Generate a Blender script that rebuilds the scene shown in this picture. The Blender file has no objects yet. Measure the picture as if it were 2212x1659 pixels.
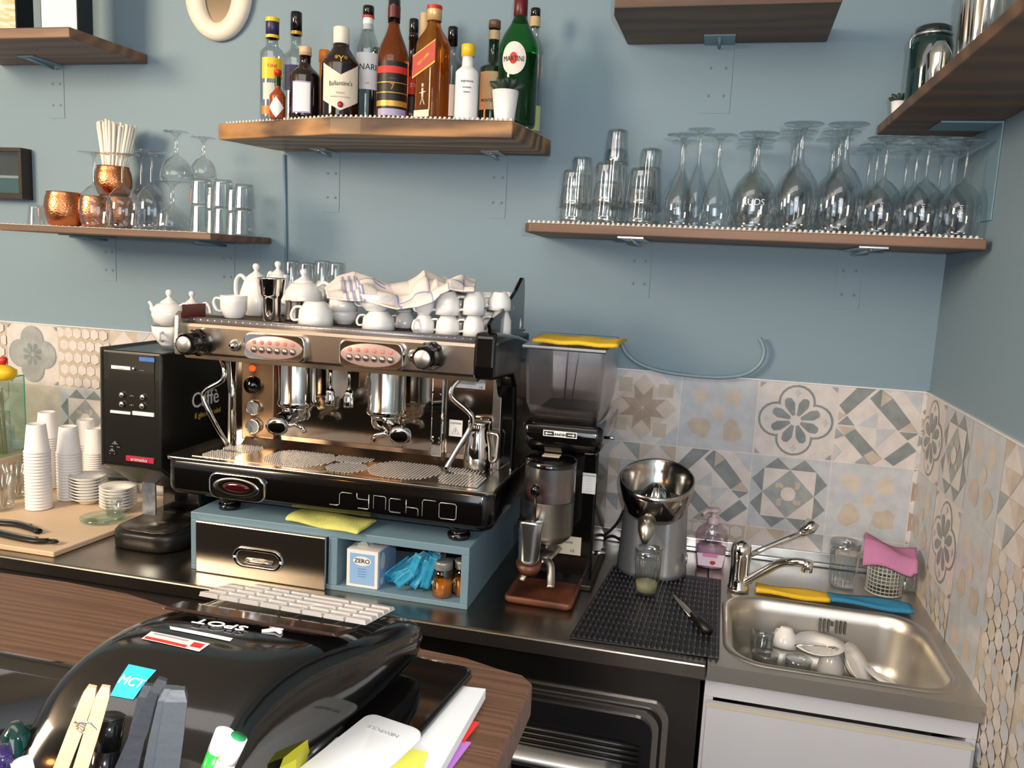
import bpy, bmesh, math, random
from math import sin, cos, pi, radians, sqrt, atan2
from mathutils import Vector, Matrix
random.seed(7)
S = bpy.context.scene
COL = S.collection
# ---------------------------------------------------------------- camera, world, lights, exposure
CW = Vector((-0.555064, -2.250924, 1.660436)); FPX = 1772.445
cd = bpy.data.cameras.new('camera'); cam = bpy.data.objects.new('camera', cd); COL.objects.link(cam)
cam.location = CW; cam.rotation_euler = (1.424585, -0.04864, 0.23911)
cd.sensor_width = 36; cd.lens = FPX/2212*36; cd.clip_start = 0.02
S.camera = cam
S.view_settings.view_transform = 'Standard'; S.view_settings.look = 'None'
S.view_settings.exposure = 0.34; S.view_settings.gamma = 1; S.view_settings.use_curve_mapping = False
wd = bpy.data.worlds.new('world'); S.world = wd; wd.use_nodes = True
wd.node_tree.nodes['Background'].inputs[0].default_value = (0.30, 0.30, 0.32, 1)
wd.node_tree.nodes['Background'].inputs[1].default_value = 1.0
def light(name, kind, loc, power, color, size=0.1, sizey=None, look=None):
    l = bpy.data.lights.new(name, kind); o = bpy.data.objects.new(name, l); COL.objects.link(o)
    o.location = loc; l.energy = power; l.color = color
    if kind == 'AREA':
        l.size = size
        if sizey: l.shape = 'RECTANGLE'; l.size_y = sizey
        o.rotation_euler = (Vector(look)-Vector(loc)).to_track_quat('-Z', 'Y').to_euler()
    else: l.shadow_soft_size = size
    return o
FLASH = light('camera_flash', 'POINT', (-0.49, -2.27, 1.74), 34.0, (1.0, 0.97, 0.95), 0.012)
light('ceiling_panel_light', 'AREA', (-1.4, -1.9, 2.92), 12, (1.0, 0.97, 0.94), 1.8, 0.9, (-1.4, -0.4, 1.0))
light('rear_fill_light', 'AREA', (-.8, -4.7, 1.9), 34, (0.86, 0.93, 1.0), 1.6, 1.6, (-0.9, 0, 1.3))  # added cool area lamp behind the camera; the rear wall has no window
light('warm_room_light', 'AREA', (-3.6, -3.0, 2.5), 98, (1.0, 0.80, 0.56), 0.9, 0.9, (-2.4, 0, 1.6))
# ---------------------------------------------------------------- calibrated view: a pixel of the photo meets a plane of the room
RM = cam.rotation_euler.to_matrix()
def ray(x, y): return RM @ Vector(((x-1106)/FPX, -(y-829.5)/FPX, -1))
def on(ax, val, x, y):
    d = ray(x, y); i = 'xyz'.index(ax); return CW + d*((val-CW[i])/d[i])
def ppm(P): return FPX / (-((RM.transposed() @ (Vector(P)-CW)).z))      # pixels per metre at P
class Frame:
    def __init__(s, o, deg):
        s.o = Vector(o); a = radians(deg); s.rz = a
        s.e = (Vector((cos(a), sin(a), 0)), Vector((-sin(a), cos(a), 0)), Vector((0, 0, 1)))
    def on(s, ax, val, x, y):
        d = ray(x, y); n = s.e['xyz'.index(ax)]
        P = CW + d*((val-(CW-s.o).dot(n))/d.dot(n)) - s.o
        return Vector((P.dot(s.e[0]), P.dot(s.e[1]), P.z))
def foot(x, y, z, d):
    """centre of a round thing whose front touches plane z at pixel (x, y) and which reaches d behind that"""
    P = on('z', z, x, y); Q = on('y', P.y+d, x, y); return Vector((Q.x, P.y+d, z))
# ---------------------------------------------------------------- materials
def lin(c):
    if isinstance(c, str):
        c = [int(c[i:i+2], 16)/255 for i in (0, 2, 4)]
    return tuple((v/12.92 if v <= .04045 else ((v+.055)/1.055)**2.4) for v in c[:3])+(1,)
MC = {}
def mat(name, c, rough=.5, metal=0., trans=0., ior=1.45, spec=.5, coat=0., emit=None, bump=0., bscale=40., var=0., vscale=6., stretch=(1,1,1), c2=None, alpha=1., aniso=0.):
    if name in MC: return MC[name]
    m = bpy.data.materials.new(name); m.use_nodes = True; nt = m.node_tree; b = nt.nodes['Principled BSDF']
    I = b.inputs
    I['Base Color'].default_value = lin(c); I['Roughness'].default_value = rough; I['Metallic'].default_value = metal
    I['Transmission Weight'].default_value = trans; I['IOR'].default_value = ior
    I['Specular IOR Level'].default_value = spec; I['Coat Weight'].default_value = coat; I['Coat Roughness'].default_value = .05
    I['Alpha'].default_value = alpha
    if emit: I['Emission Color'].default_value = lin(emit[0]); I['Emission Strength'].default_value = emit[1]
    if var or bump:
        tc = nt.nodes.new('ShaderNodeTexCoord'); mp = nt.nodes.new('ShaderNodeMapping'); mp.inputs['Scale'].default_value = stretch
        nt.links.new(tc.outputs['Object'], mp.inputs['Vector'])
    if var:
        n = nt.nodes.new('ShaderNodeTexNoise'); n.inputs['Scale'].default_value = vscale; n.inputs['Detail'].default_value = 6
        nt.links.new(mp.outputs[0], n.inputs['Vector'])
        r = nt.nodes.new('ShaderNodeValToRGB'); a = lin(c)
        d = lin(c2) if c2 else tuple(v*(1-var) for v in a[:3])+(1,)
        r.color_ramp.elements[0].position = .38; r.color_ramp.elements[1].position = .62
        r.color_ramp.elements[0].color = a; r.color_ramp.elements[1].color = d
        nt.links.new(n.outputs[0], r.inputs[0]); nt.links.new(r.outputs[0], I['Base Color'])
    if bump:
        n = nt.nodes.new('ShaderNodeTexNoise'); n.inputs['Scale'].default_value = bscale; n.inputs['Detail'].default_value = 4
        nt.links.new(mp.outputs[0], n.inputs['Vector'])
        bp = nt.nodes.new('ShaderNodeBump'); bp.inputs['Strength'].default_value = bump; bp.inputs['Distance'].default_value = .004
        nt.links.new(n.outputs[0], bp.inputs['Height']); nt.links.new(bp.outputs[0], I['Normal'])
    MC[name] = m; return m
def thin_glass(name, tint, edge=.55, base=.07, rough=.02):
    """a thin pane or blown wall: clear straight through, mirror-like towards the edge"""
    m = bpy.data.materials.new(name); m.use_nodes = True; nt = m.node_tree; nt.nodes.clear()
    out = nt.nodes.new('ShaderNodeOutputMaterial'); mx = nt.nodes.new('ShaderNodeMixShader')
    t = nt.nodes.new('ShaderNodeBsdfTransparent'); t.inputs[0].default_value = lin(tint)
    g = nt.nodes.new('ShaderNodeBsdfGlossy'); g.inputs['Roughness'].default_value = rough; g.inputs[0].default_value = (.95, .97, 1, 1)
    lw = nt.nodes.new('ShaderNodeLayerWeight'); lw.inputs[0].default_value = .5
    p = nt.nodes.new('ShaderNodeMath'); p.operation = 'POWER'; p.inputs[1].default_value = 2.6
    ma = nt.nodes.new('ShaderNodeMath'); ma.operation = 'MULTIPLY_ADD'; ma.inputs[1].default_value = edge; ma.inputs[2].default_value = base
    nt.links.new(lw.outputs['Facing'], p.inputs[0]); nt.links.new(p.outputs[0], ma.inputs[0]); nt.links.new(ma.outputs[0], mx.inputs[0])
    nt.links.new(t.outputs[0], mx.inputs[1]); nt.links.new(g.outputs[0], mx.inputs[2]); nt.links.new(mx.outputs[0], out.inputs[0])
    MC[name] = m; return m
def wood(name, ca, cb, sc=(1.2, 9, 9), rough=.45, bump=.15, dist=5.):
    m = bpy.data.materials.new(name); m.use_nodes = True; nt = m.node_tree; b = nt.nodes['Principled BSDF']
    tc = nt.nodes.new('ShaderNodeTexCoord'); mp = nt.nodes.new('ShaderNodeMapping'); mp.inputs['Scale'].default_value = sc; mp.inputs['Rotation'].default_value = (.5, .12, .08)
    w = nt.nodes.new('ShaderNodeTexWave'); w.wave_type = 'BANDS'; w.bands_direction = 'Y'; w.inputs['Scale'].default_value = 1.1
    w.inputs['Distortion'].default_value = dist; w.inputs['Detail'].default_value = 4; w.inputs['Detail Scale'].default_value = 1.4
    n = nt.nodes.new('ShaderNodeTexNoise'); n.inputs['Scale'].default_value = 7; n.inputs['Detail'].default_value = 8
    mx = nt.nodes.new('ShaderNodeMath'); mx.operation = 'ADD'; h = nt.nodes.new('ShaderNodeMath'); h.operation = 'MULTIPLY'; h.inputs[1].default_value = .5
    r = nt.nodes.new('ShaderNodeValToRGB'); r.color_ramp.elements[0].color = lin(ca); r.color_ramp.elements[1].color = lin(cb)
    r.color_ramp.elements[0].position = .2; r.color_ramp.elements[1].position = .8
    L = nt.links.new
    L(tc.outputs['Object'], mp.inputs[0]); L(mp.outputs[0], w.inputs['Vector']); L(mp.outputs[0], n.inputs['Vector'])
    L(w.outputs['Fac'], mx.inputs[0]); L(n.outputs[0], mx.inputs[1]); L(mx.outputs[0], h.inputs[0]); L(h.outputs[0], r.inputs[0]); L(r.outputs[0], b.inputs['Base Color'])
    bp = nt.nodes.new('ShaderNodeBump'); bp.inputs['Strength'].default_value = bump; bp.inputs['Distance'].default_value = .002
    L(h.outputs[0], bp.inputs['Height']); L(bp.outputs[0], b.inputs['Normal']); b.inputs['Roughness'].default_value = rough
    MC[name] = m; return m
paint = mat('blue_grey_wall_paint', '7B909D', .55, bump=.05, bscale=180, spec=.3)
paint_b = mat('blue_grey_paint', '728E9E', .45, bump=.08, bscale=90)
steel = mat('brushed_steel', 'B9B3AB', .24, 1, bump=.03, bscale=30, stretch=(1, 30, 30))
steel_d = mat('worn_steel_worktop', 'A69F96', .30, 1, var=.25, vscale=5, bump=.03, bscale=60)
steel_s = mat('satin_steel', 'C4BFB6', .36, 1, bump=.02)
chrome = mat('chrome', 'E2E0DC', .06, 1)
alu = mat('aluminium', 'D8DADC', .25, 1)
alu_m = mat('matt_grey_metal', '9A9C9E', .38, .6, bump=.04, bscale=200)
blackg = mat('gloss_black', '0B0A0A', .12, coat=.5)
black = mat('black_plastic', '141312', .38, bump=.03, bscale=300)
blackm = mat('matt_black_rubber', '17161A', .55, bump=.2, bscale=150)
darkb = mat('dark_brown_plastic', '231A16', .3)
white = mat('white_porcelain', 'E6E4E2', .18, coat=.3)
whitep = mat('white_plastic', 'E9E8E6', .4)
paper = mat('white_paper', 'E4E4E4', .7)
cream = mat('cream_card', 'DDD3BE', .6)
offw = mat('grey_white_laminate', 'B9BABF', .5, var=.05, vscale=3)
red = mat('red_plastic', 'C22A24', .4); redd = mat('dark_red', '5A1418', .35)
yellow = mat('yellow_plastic', 'E6BE22', .4); purple = mat('deep_purple', '2C2450', .35)
orange = mat('orange_plastic', 'E07818', .4); gold = mat('gold_print', 'C9A24A', .35, .5)
ink = mat('dark_print', '25282C', .6); inkb = mat('blue_print', '3C6FB4', .6); inkr = mat('red_print', 'C43428', .6)
inkg = mat('grey_print', '9A9A9C', .6); inkw = mat('white_print', 'DADADA', .5)
glass = thin_glass('clear_thin_glass', 'F2F5F6', .85, .075, .03)
glass_f = thin_glass('ribbed_glass', 'ECEFEF', .55, .15, .08)
glass_g = thin_glass('teal_edged_pane', 'E4F1EC', .35, .08)
glass_s = thin_glass('smoky_plastic', 'D4CECE', .4, .24, .3)
glass_c = thin_glass('clear_bottle_glass', 'E2E8E8', .6, .09)
copper = mat('hammered_copper', 'CE8458', .16, 1, bump=.35, bscale=230)
amber = mat('amber_spirit', 'D88430', .05, 0, .9, 1.15, coat=.5)
amber_d = mat('dark_amber_spirit', '94491C', .06, 0, .75, 1.2, coat=.5)
brown_b = mat('brown_black_bottle', '1A0D0A', .08, coat=.6)
green_b = mat('green_bottle', '22903F', .05, 0, .93, 1.2, coat=.5)
green_d = mat('dark_green_bottle', '0E2A1A', .08, coat=.6)
leafm = mat('succulent_leaf', '2C3E36', .5, var=.3, vscale=20)
ochre = mat('ochre_spice', 'D08C2C', .55, var=.3, vscale=30)
terr = mat('coffee_stained_plastic', '6E3F2C', .42, var=.5, vscale=12)
cloth_y = mat('yellow_cloth', 'E0B62A', .85, bump=.5, bscale=250); cloth_g = mat('pale_yellow_green_cloth', 'D3D477', .85, bump=.5, bscale=250, var=.12, vscale=40)
cloth_b = mat('blue_cloth', '2E7EA4', .85, bump=.5, bscale=250); cloth_p = mat('pink_cloth', 'B8789E', .85, bump=.5, bscale=250)
towelw = mat('white_towel', 'E4DAD6', .9, bump=.35, bscale=220); towelb = mat('blue_towel_stripe', '9A9DBE', .9, bump=.35, bscale=220)
shelfw = wood('shelf_wood', '46301F', 'B0804C', (.9, 4.5, 4.5), .42, .1, 9.)
shelfd = wood('shelf_wood_pale', '5E4434', '7E5E48', (.8, 5, 5), .5, .08, 7.)
shelfk = wood('shelf_wood_dark', '4A382A', '6B4E36', (.8, 3, 3), .5, .06, 10.)
barw = wood('bar_top_wood', '5A3E2D', '70503C', (1.0, 26, 10), .38, .2, 14.)
beech = mat('pale_board', 'D9BFA2', .5, var=.08, vscale=8)
pegw = mat('clothes_peg_wood', 'D9B48E', .6, var=.15, vscale=30, stretch=(1, 1, 8))
sticker_b = mat('cyan_sticker', '2FB4E4', .35)
# ---------------------------------------------------------------- mesh builder
class G:
    def __init__(s): s.v = []; s.f = []; s.m = []; s.sm = []; s.T = Matrix.Identity(4)
    def at(s, loc=(0, 0, 0), rot=(0, 0, 0)):
        from mathutils import Euler
        s.T = Matrix.Translation(Vector(loc)) @ Euler(rot).to_matrix().to_4x4(); return s
    def add(s, vs, fs, mi=0, sm=False):
        o = len(s.v); s.v += [s.T @ Vector(p) for p in vs]
        for f in fs: s.f.append([i+o for i in f]); s.m.append(mi); s.sm.append(sm)
        return s
    def box(s, a, b, mi=0):
        x0, y0, z0 = a; x1, y1, z1 = b
        return s.add([(x0,y0,z0),(x1,y0,z0),(x1,y1,z0),(x0,y1,z0),(x0,y0,z1),(x1,y0,z1),(x1,y1,z1),(x0,y1,z1)],
                     [(0,3,2,1),(4,5,6,7),(0,1,5,4),(1,2,6,5),(2,3,7,6),(3,0,4,7)], mi)
    def lathe(s, prof, n=32, mi=0, a0=0., a1=2*pi, c=(0, 0), rib=0., nr=0, sm=True):
        full = abs(a1-a0-2*pi) < 1e-6; k = n if full else n+1; vs = []; fs = []
        for (r, z) in prof:
            for i in range(k):
                a = a0+(a1-a0)*i/n; rr = r*(1+rib*cos(nr*a)) if rib else r
                vs.append((c[0]+rr*cos(a), c[1]+rr*sin(a), z))
        for j in range(len(prof)-1):
            for i in range(n):
                i2 = (i+1) % k
                fs.append((j*k+i, j*k+i2, (j+1)*k+i2, (j+1)*k+i))
        return s.add(vs, fs, mi, sm)
    def tube(s, pts, r, n=10, mi=0, closed=False, sx=1.):
        P = [Vector(p) for p in pts]; m = len(P); R = r if isinstance(r, (list, tuple)) else [r]*m
        vs = []; fs = []; up = None
        for i in range(m):
            t = (P[(i+1) % m]-P[i-1]) if closed else (P[min(i+1, m-1)]-P[max(i-1, 0)])
            t = t.normalized() if t.length > 1e-9 else Vector((0, 0, 1))
            if up is None: up = Vector((0, 0, 1)) if abs(t.z) < .9 else Vector((0, 1, 0))
            x = up.cross(t).normalized(); up = t.cross(x).normalized()
            for j in range(n):
                a = 2*pi*j/n; vs.append(P[i]+(x*cos(a)*sx+up*sin(a))*R[i])
        for i in range(m if closed else m-1):
            for j in range(n):
                i2 = (i+1) % m; fs.append((i*n+j, i*n+(j+1) % n, i2*n+(j+1) % n, i2*n+j))
        if not closed: fs.append(tuple(range(n-1, -1, -1))); fs.append(tuple((m-1)*n+j for j in range(n)))
        return s.add(vs, fs, mi, True)
    def prism(s, poly, z0, z1, mi=0, sm=False):
        n = len(poly); vs = [(x, y, z0) for x, y in poly]+[(x, y, z1) for x, y in poly]
        return s.add(vs, [tuple(range(n-1, -1, -1)), tuple(range(n, 2*n))]+[(i, (i+1) % n, n+(i+1) % n, n+i) for i in range(n)], mi, sm)
    def grid(s, fn, nu, nv, mi=0, sm=True):
        vs = [fn(i/nu, j/nv) for j in range(nv+1) for i in range(nu+1)]
        g = mi if callable(mi) else (lambda a, b: mi)
        o = len(s.v); s.v += [s.T @ Vector(p) for p in vs]
        for j in range(nv):
            for i in range(nu):
                a = o+j*(nu+1)+i; s.f.append([a, a+1, a+nu+2, a+nu+1]); s.m.append(g(i, j)); s.sm.append(sm)
        return s
    def loft(s, rings, mi=0, sm=True, cap=(True, True)):
        n = len(rings[0]); vs = [p for r in rings for p in r]
        fs = [(j*n+i, j*n+(i+1) % n, (j+1)*n+(i+1) % n, (j+1)*n+i) for j in range(len(rings)-1) for i in range(n)]
        if cap[0]: fs.append(tuple(range(n-1, -1, -1)))
        if cap[1]: fs.append(tuple((len(rings)-1)*n+i for i in range(n)))
        return s.add(vs, fs, mi, sm)
    def build(s, name, mats, parent=None, loc=(0, 0, 0), rot=(0, 0, 0), bev=0, seg=2, sub=0, solid=0, weld=False, label=None):
        me = bpy.data.meshes.new(name); me.from_pydata([tuple(v) for v in s.v], [], s.f)
        if not isinstance(mats, (list, tuple)): mats = [mats]
        for m in mats: me.materials.append(m)
        me.polygons.foreach_set('material_index', s.m); me.polygons.foreach_set('use_smooth', s.sm); me.update()
        bm = bmesh.new(); bm.from_mesh(me)
        if weld: bmesh.ops.remove_doubles(bm, verts=bm.verts, dist=1e-5)
        bmesh.ops.recalc_face_normals(bm, faces=bm.faces); bm.to_mesh(me); bm.free()
        o = bpy.data.objects.new(name, me); COL.objects.link(o); o.location = loc; o.rotation_euler = rot
        if parent: o.parent = parent
        if solid:
            q = o.modifiers.new('thickness', 'SOLIDIFY'); q.thickness = solid; q.offset = 0
        if bev:
            q = o.modifiers.new('bevel', 'BEVEL'); q.width = bev; q.segments = seg; q.limit_method = 'ANGLE'; q.angle_limit = radians(40); q.harden_normals = False
        if sub:
            q = o.modifiers.new('subsurf', 'SUBSURF'); q.levels = sub; q.render_levels = sub
        if label: o['label'] = label
        return o
def thing(name, label, cat, loc=(0, 0, 0), rz=0, group=None, rot=None):
    o = bpy.data.objects.new(name, None); COL.objects.link(o); o.empty_display_size = .02
    o.location = loc; o.rotation_euler = rot or (0, 0, rz); o['label'] = label; o['category'] = cat
    if group: o['group'] = group
    return o
def tag(o, label, cat, group=None, kind=None):
    o['label'] = label; o['category'] = cat
    if group: o['group'] = group
    if kind: o['kind'] = kind
    return o
def struct(o): o['kind'] = 'structure'; return o
def dup(src, loc, rz=None, label=None, group=None, parent=None):
    c = src.copy(); COL.objects.link(c)
    if parent: c.parent = parent
    else:
        c.location = loc
        if rz is not None: c.rotation_euler = (0, 0, rz)
        if label: c['label'] = label
        if group: c['group'] = group
    for ch in list(src.children): dup(ch, None, parent=c)
    return c
def rrect(x0, y0, x1, y1, r, n=6):
    out = []
    for cx, cy, a in ((x1-r, y1-r, 0), (x0+r, y1-r, pi/2), (x0+r, y0+r, pi), (x1-r, y0+r, 3*pi/2)):
        out += [(cx+r*cos(a+pi/2*i/n), cy+r*sin(a+pi/2*i/n)) for i in range(n+1)]
    return out
_TC = {}
def text_mesh(s, size, extr=.0003):
    k = (s, size, extr)
    if k not in _TC:
        cu = bpy.data.curves.new('t', 'FONT'); cu.body = s; cu.size = size; cu.extrude = extr; cu.align_x = 'CENTER'; cu.align_y = 'CENTER'; cu.resolution_u = 3
        o = bpy.data.objects.new('t', cu); COL.objects.link(o)
        me = bpy.data.meshes.new_from_object(o.evaluated_get(bpy.context.evaluated_depsgraph_get()))
        _TC[k] = ([tuple(v.co) for v in me.vertices], [tuple(p.vertices) for p in me.polygons])
        bpy.data.objects.remove(o); bpy.data.curves.remove(cu); bpy.data.meshes.remove(me)
    return _TC[k]
def lettering(s, size, m, parent, loc, rot=(pi/2, 0, 0), name='lettering', sx=1., extr=.0004):
    vs, fs = text_mesh(s, size, extr)
    return G().add([(x*sx, y, z) for x, y, z in vs], fs).build(name, m, parent, loc, rot)
def cyl_lettering(s, size, R, z, ang, m, parent, name='lettering', tilt=0., sx=1.):
    """letters wrapped round an upright cylinder of radius R"""
    vs, fs = text_mesh(s, size, .0003); out = []
    for x, y, d in vs:
        x *= sx; x, y = x*cos(tilt)-y*sin(tilt), x*sin(tilt)+y*cos(tilt)
        a = ang+x/R; out.append(((R+.0004+d)*cos(a), (R+.0004+d)*sin(a), z+y))
    return G().add(out, fs).build(name, m, parent)
def facing(P): return atan2(CW.y-P[1], CW.x-P[0])
# ================================================================ THE ROOM
XL, YF = -4.2, -5.2
struct(G().box((XL, 0, 0), (0.0, .12, 2.95)).build('wall_back', paint))
WB = bpy.data.objects['wall_back']
struct(G().box((0, YF, 0), (.12, .12, 2.95)).build('wall_right', paint)); WR = bpy.data.objects['wall_right']
struct(G().box((XL, YF, -.1), (.12, .12, 0)).build('floor', mat('floor_tile', '5A4E44', .5, var=.2)))
struct(G().box((XL, YF, 2.95), (.12, .12, 3.05)).build('ceiling', mat('ceiling_paint', 'CFC6B8', .8)))
struct(G().box((XL, YF-.12, 0), (0.12, YF, 2.95)).build('wall_rear', mat('brown_panelling', '9A7656', .6, var=.4, vscale=2, stretch=(6, 1, .5))))
# ---------------- patchwork tiles
TC = {}
for k, c, c2 in (('base', 'D0C9C6', 'C6BFBC'), ('blue', 'BABDC2', 'AFB3B9'), ('grey', '9CA1A2', '8E9394'), ('dark', '868C8D', '787F80'), ('beige', 'BCB0A2', 'B0A496'),
                 ('brown', 'AA9788', '9C897A'), ('sand', 'C6BAAE', 'BCB0A4'), ('grout', 'D9D4D0', 'CEC8C4')):
    TC[k] = mat('tile_'+k, c, .32, var=.1, vscale=28, c2=c2, spec=.45)
TK = list(TC)
def clip(poly, x0, y0, x1, y1):
    for ax, v, sg in ((0, x0, 1), (0, x1, -1), (1, y0, 1), (1, y1, -1)):
        out = []
        for i in range(len(poly)):
            a, b = poly[i-1], poly[i]; da = (a[ax]-v)*sg; db = (b[ax]-v)*sg
            if (da >= 0) != (db >= 0):
                t = da/(da-db); out.append((a[0]+(b[0]-a[0])*t, a[1]+(b[1]-a[1])*t))
            if db >= 0: out.append(b)
        poly = out
        if len(poly) < 3: return []
    return poly
def circ(x, y, r, n=20, a0=0, a1=2*pi): return [(x+r*cos(a0+(a1-a0)*i/n), y+r*sin(a0+(a1-a0)*i/n)) for i in range(n if a1-a0 > 6.2 else n+1)]
def rot4(p): return [p, [(1-y, x) for x, y in p], [(1-x, 1-y) for x, y in p], [(y, 1-x) for x, y in p]]
def blob(x, y, r, seed):
    q = random.Random(seed); return [(x+r*(.7+.5*q.random())*cos(2*pi*i/11), y+r*(.7+.5*q.random())*sin(2*pi*i/11)) for i in range(11)]
def pattern(kind, seed=0):
    P = []
    if kind == 'star':
        P.append(('sand', circ(.5, .5, .46, 4, 0)))
        for p in rot4([(0, 0), (.3, .0), (.0, .3)]): P.append(('blue', p))
        for p in rot4([(.16, .10), (.34, .10), (.34, .30), (.16, .30)]): P.append(('beige', p))
        for i in range(8):
            a = i*pi/4+pi/8; r = .17
            P.append(('brown', [(.5+.01*cos(a), .5+.01*sin(a)), (.5+r*cos(a-pi/8), .5+r*sin(a-pi/8)), (.5+.33*cos(a), .5+.33*sin(a)), (.5+r*cos(a+pi/8), .5+r*sin(a+pi/8))]))
    elif kind == 'blotch':
        P.append(('blue', [(0, 0), (1, 0), (1, 1), (0, 1)]))
        for i, (x, y, r) in enumerate(((.27, .26, .12), (.68, .26, .12), (.28, .7, .15), (.7, .72, .15), (.5, .48, .1))): P.append(('sand' if i < 2 or i == 4 else 'beige', blob(x, y, r, seed+i)))
    elif kind in ('quatre', 'quatref'):
        o, i_ = ('dark', 'base') if kind == 'quatre' else ('grey', 'grey')
        for r, c in ((.235, o), (.205, i_)):
            for x, y in ((.5, .26), (.5, .74), (.26, .5), (.74, .5)): P.append((c, circ(x, y, r)))
        P.append((i_, circ(.5, .5, .26)))
        if kind == 'quatref':
            for r in (.215,): 
                for x, y in ((.5, .26), (.5, .74), (.26, .5), (.74, .5)): P.append(('grey', circ(x, y, r)))
        for i in range(8):
            a = pi/8+i*pi/4; c_, s_ = cos(a), sin(a)
            pt = [(.07, .02), (.22, .065), (.30, .045), (.32, 0), (.30, -.045), (.22, -.065), (.07, -.02)]
            k = 1 if kind == 'quatre' else .6
            P.append(('dark', [(.5+k*(u*c_-v*s_), .5+k*(u*s_+v*c_)) for u, v in pt]))
        for x, y in ((.5, .13), (.5, .87), (.13, .5), (.87, .5)):
            if kind == 'quatre': P.append(('blue', [(x-.05, y), (x-.015, y-.015), (x, y-.06), (x+.015, y-.015), (x+.05, y), (x+.015, y+.015), (x, y+.06), (x-.015, y+.015)]))
        for p in rot4([(.02, .02), (.09, .02), (.02, .09)]): P.append(('grey', p))
    elif kind == 'diag':
        for c, p in (('dark', [(.02,.25),(.22,0),(.45,0),(.12,.37)]), ('beige', [(.02,.33),(.12,.37),(.03,.46)]), ('dark', [(.38,.13),(.5,0),(.65,.1),(.9,.4),(.76,.52)]),
                     ('blue', [(.49,.3),(.51,.51),(.26,.5)]), ('blue', [(.5,.52),(.74,.5),(.52,.77)]), ('beige', [(.52,.02),(.65,.11),(.52,.23)]), ('beige', [(.89,.4),(1,.52),(.77,.52)]),
                     ('blue', [(.76,0),(1,0),(1,.28)]), ('dark', [(.12,.64),(.24,.54),(.6,.9),(.47,1)]), ('beige', [(.02,.52),(.24,.52),(.12,.63)]), ('dark', [(.02,.5),(.13,.38),(.23,.5)]),
                     ('grey', [(0,.7),(.01,.55),(.12,.64)]), ('dark', [(.63,.9),(.89,.65),(1,.76),(.75,.98)]), ('dark', [(.77,.53),(1,.53),(.88,.63)]), ('beige', [(.38,.88),(.48,.8),(.6,.9),(.48,1)]),
                     ('grey', [(.27,1),(.38,.89),(.47,1)]), ('blue', [(0,.75),(.1,.85),(0,1)])): P.append((c, p))
    elif kind == 'geo':
        P.append(('blue', [(0, 0), (1, 0), (1, 1), (0, 1)]))
        for p in rot4([(.17, .17), (.33, .02), (.5, .17)]): P.append(('dark', p))
        for p in rot4([(.5, .17), (.67, .02), (.83, .17)]): P.append(('dark', p))
        P.append(('base', [(.17, .17), (.83, .17), (.83, .83), (.17, .83)]))
        P.append(('grey', [(.5, .17), (.83, .5), (.5, .83), (.17, .5)]))
        for p in rot4([(.36, .4), (.4, .36), (.46, .46)]): P.append(('beige', p))
        for p in rot4([(.33, .43), (.33, .36), (.41, .36), (.44, .4)]): P.append(('beige', p))
        P.append(('base', circ(.5, .5, .1, 8, pi/8, pi/8+2*pi)))
    elif kind == 'tri':
        for i in range(4):
            for j in range(4):
                x, y = i/4, j/4
                P.append((('grey', 'blue', 'beige', 'sand')[(i*3+j*5+seed) % 4], [(x, y), (x+.25, y), (x+.25*((i+j) % 2), y+.25)]))
    elif kind == 'oval':
        P.append(('brown' if seed == 0 else 'beige', [(0, 0), (1, 0), (1, 1), (0, 1)]))
        for i in range(6):
            for j in range(5):
                P.append(('base', circ((i+.5)/6+(.08 if j % 2 else 0)-.04, (j+.5)/5, .088, 6, pi/6, pi/6+2*pi)))
    elif kind == 'scale':
        P.append(('beige', [(0, 0), (1, 0), (1, 1), (0, 1)]))
        for j in range(6):
            for i in range(5):
                P.append((('sand', 'base', 'blue')[(i+2*j) % 3], circ((i+.5+(.5 if j % 2 else 0))/5, (j+.5)/6, .1, 8)))
    elif kind == 'plain': P.append(('sand', [(0, 0), (1, 0), (1, 1), (0, 1)]))
    return P
def tiles(name, parent, to3, cols, rows, lay, lim, z_rows):
    g = G(); T = .2
    for r in rows:
        for c in cols:
            kind = lay.get((r, c)) or random.choice(['star', 'blotch', 'quatre', 'diag', 'geo', 'tri', 'oval', 'scale', 'blotch', 'geo'])
            L = [('base', [(0, 0), (1, 0), (1, 1), (0, 1)])]+pattern(kind, (r*7+c*3) % 11 if kind in ('blotch', 'tri') else (c % 2))
            for k, (ck, p) in enumerate(L):
                e = .006; p = clip(p, e, e, 1-e, 1-e)
                if not p: continue
                p = clip([((c+x)*T, (r+y)*T) for x, y in p], *lim)
                if len(p) < 3: continue
                h = .004+.00012*k
                g.add([to3(x, y, h) for x, y in p], [tuple(range(len(p)))], TK.index(ck))
    x0, y0, x1, y1 = lim
    q = [(x0, y0), (x1, y0), (x1, y1), (x0, y1)]
    g.add([to3(x, y, .0035) for x, y in q]+[to3(x, y, -.001) for x, y in q], [(0, 1, 2, 3), (0, 1, 5, 4), (1, 2, 6, 5), (2, 3, 7, 6), (3, 0, 4, 7)], TK.index('grout'))
    return g.build(name, [TC[k] for k in TK], parent)
UC = 2.072*.2; ZT = 1.387
lb = {(0, -2): 'star', (0, -1): 'blotch', (0, 0): 'quatre', (0, 1): 'diag', (0, 2): 'diag', (0, -3): 'star', (1, -2): 'tri', (1, -1): 'diag', (1, 0): 'geo', (1, 1): 'blotch', (1, 2): 'oval',
      (2, 0): 'tri', (2, -1): 'oval', (2, 1): 'geo', (0, -11): 'oval', (0, -12): 'quatref', (0, -13): 'oval', (0, -10): 'tri', (1, -11): 'geo', (1, -12): 'plain', (1, -13): 'tri'}
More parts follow.
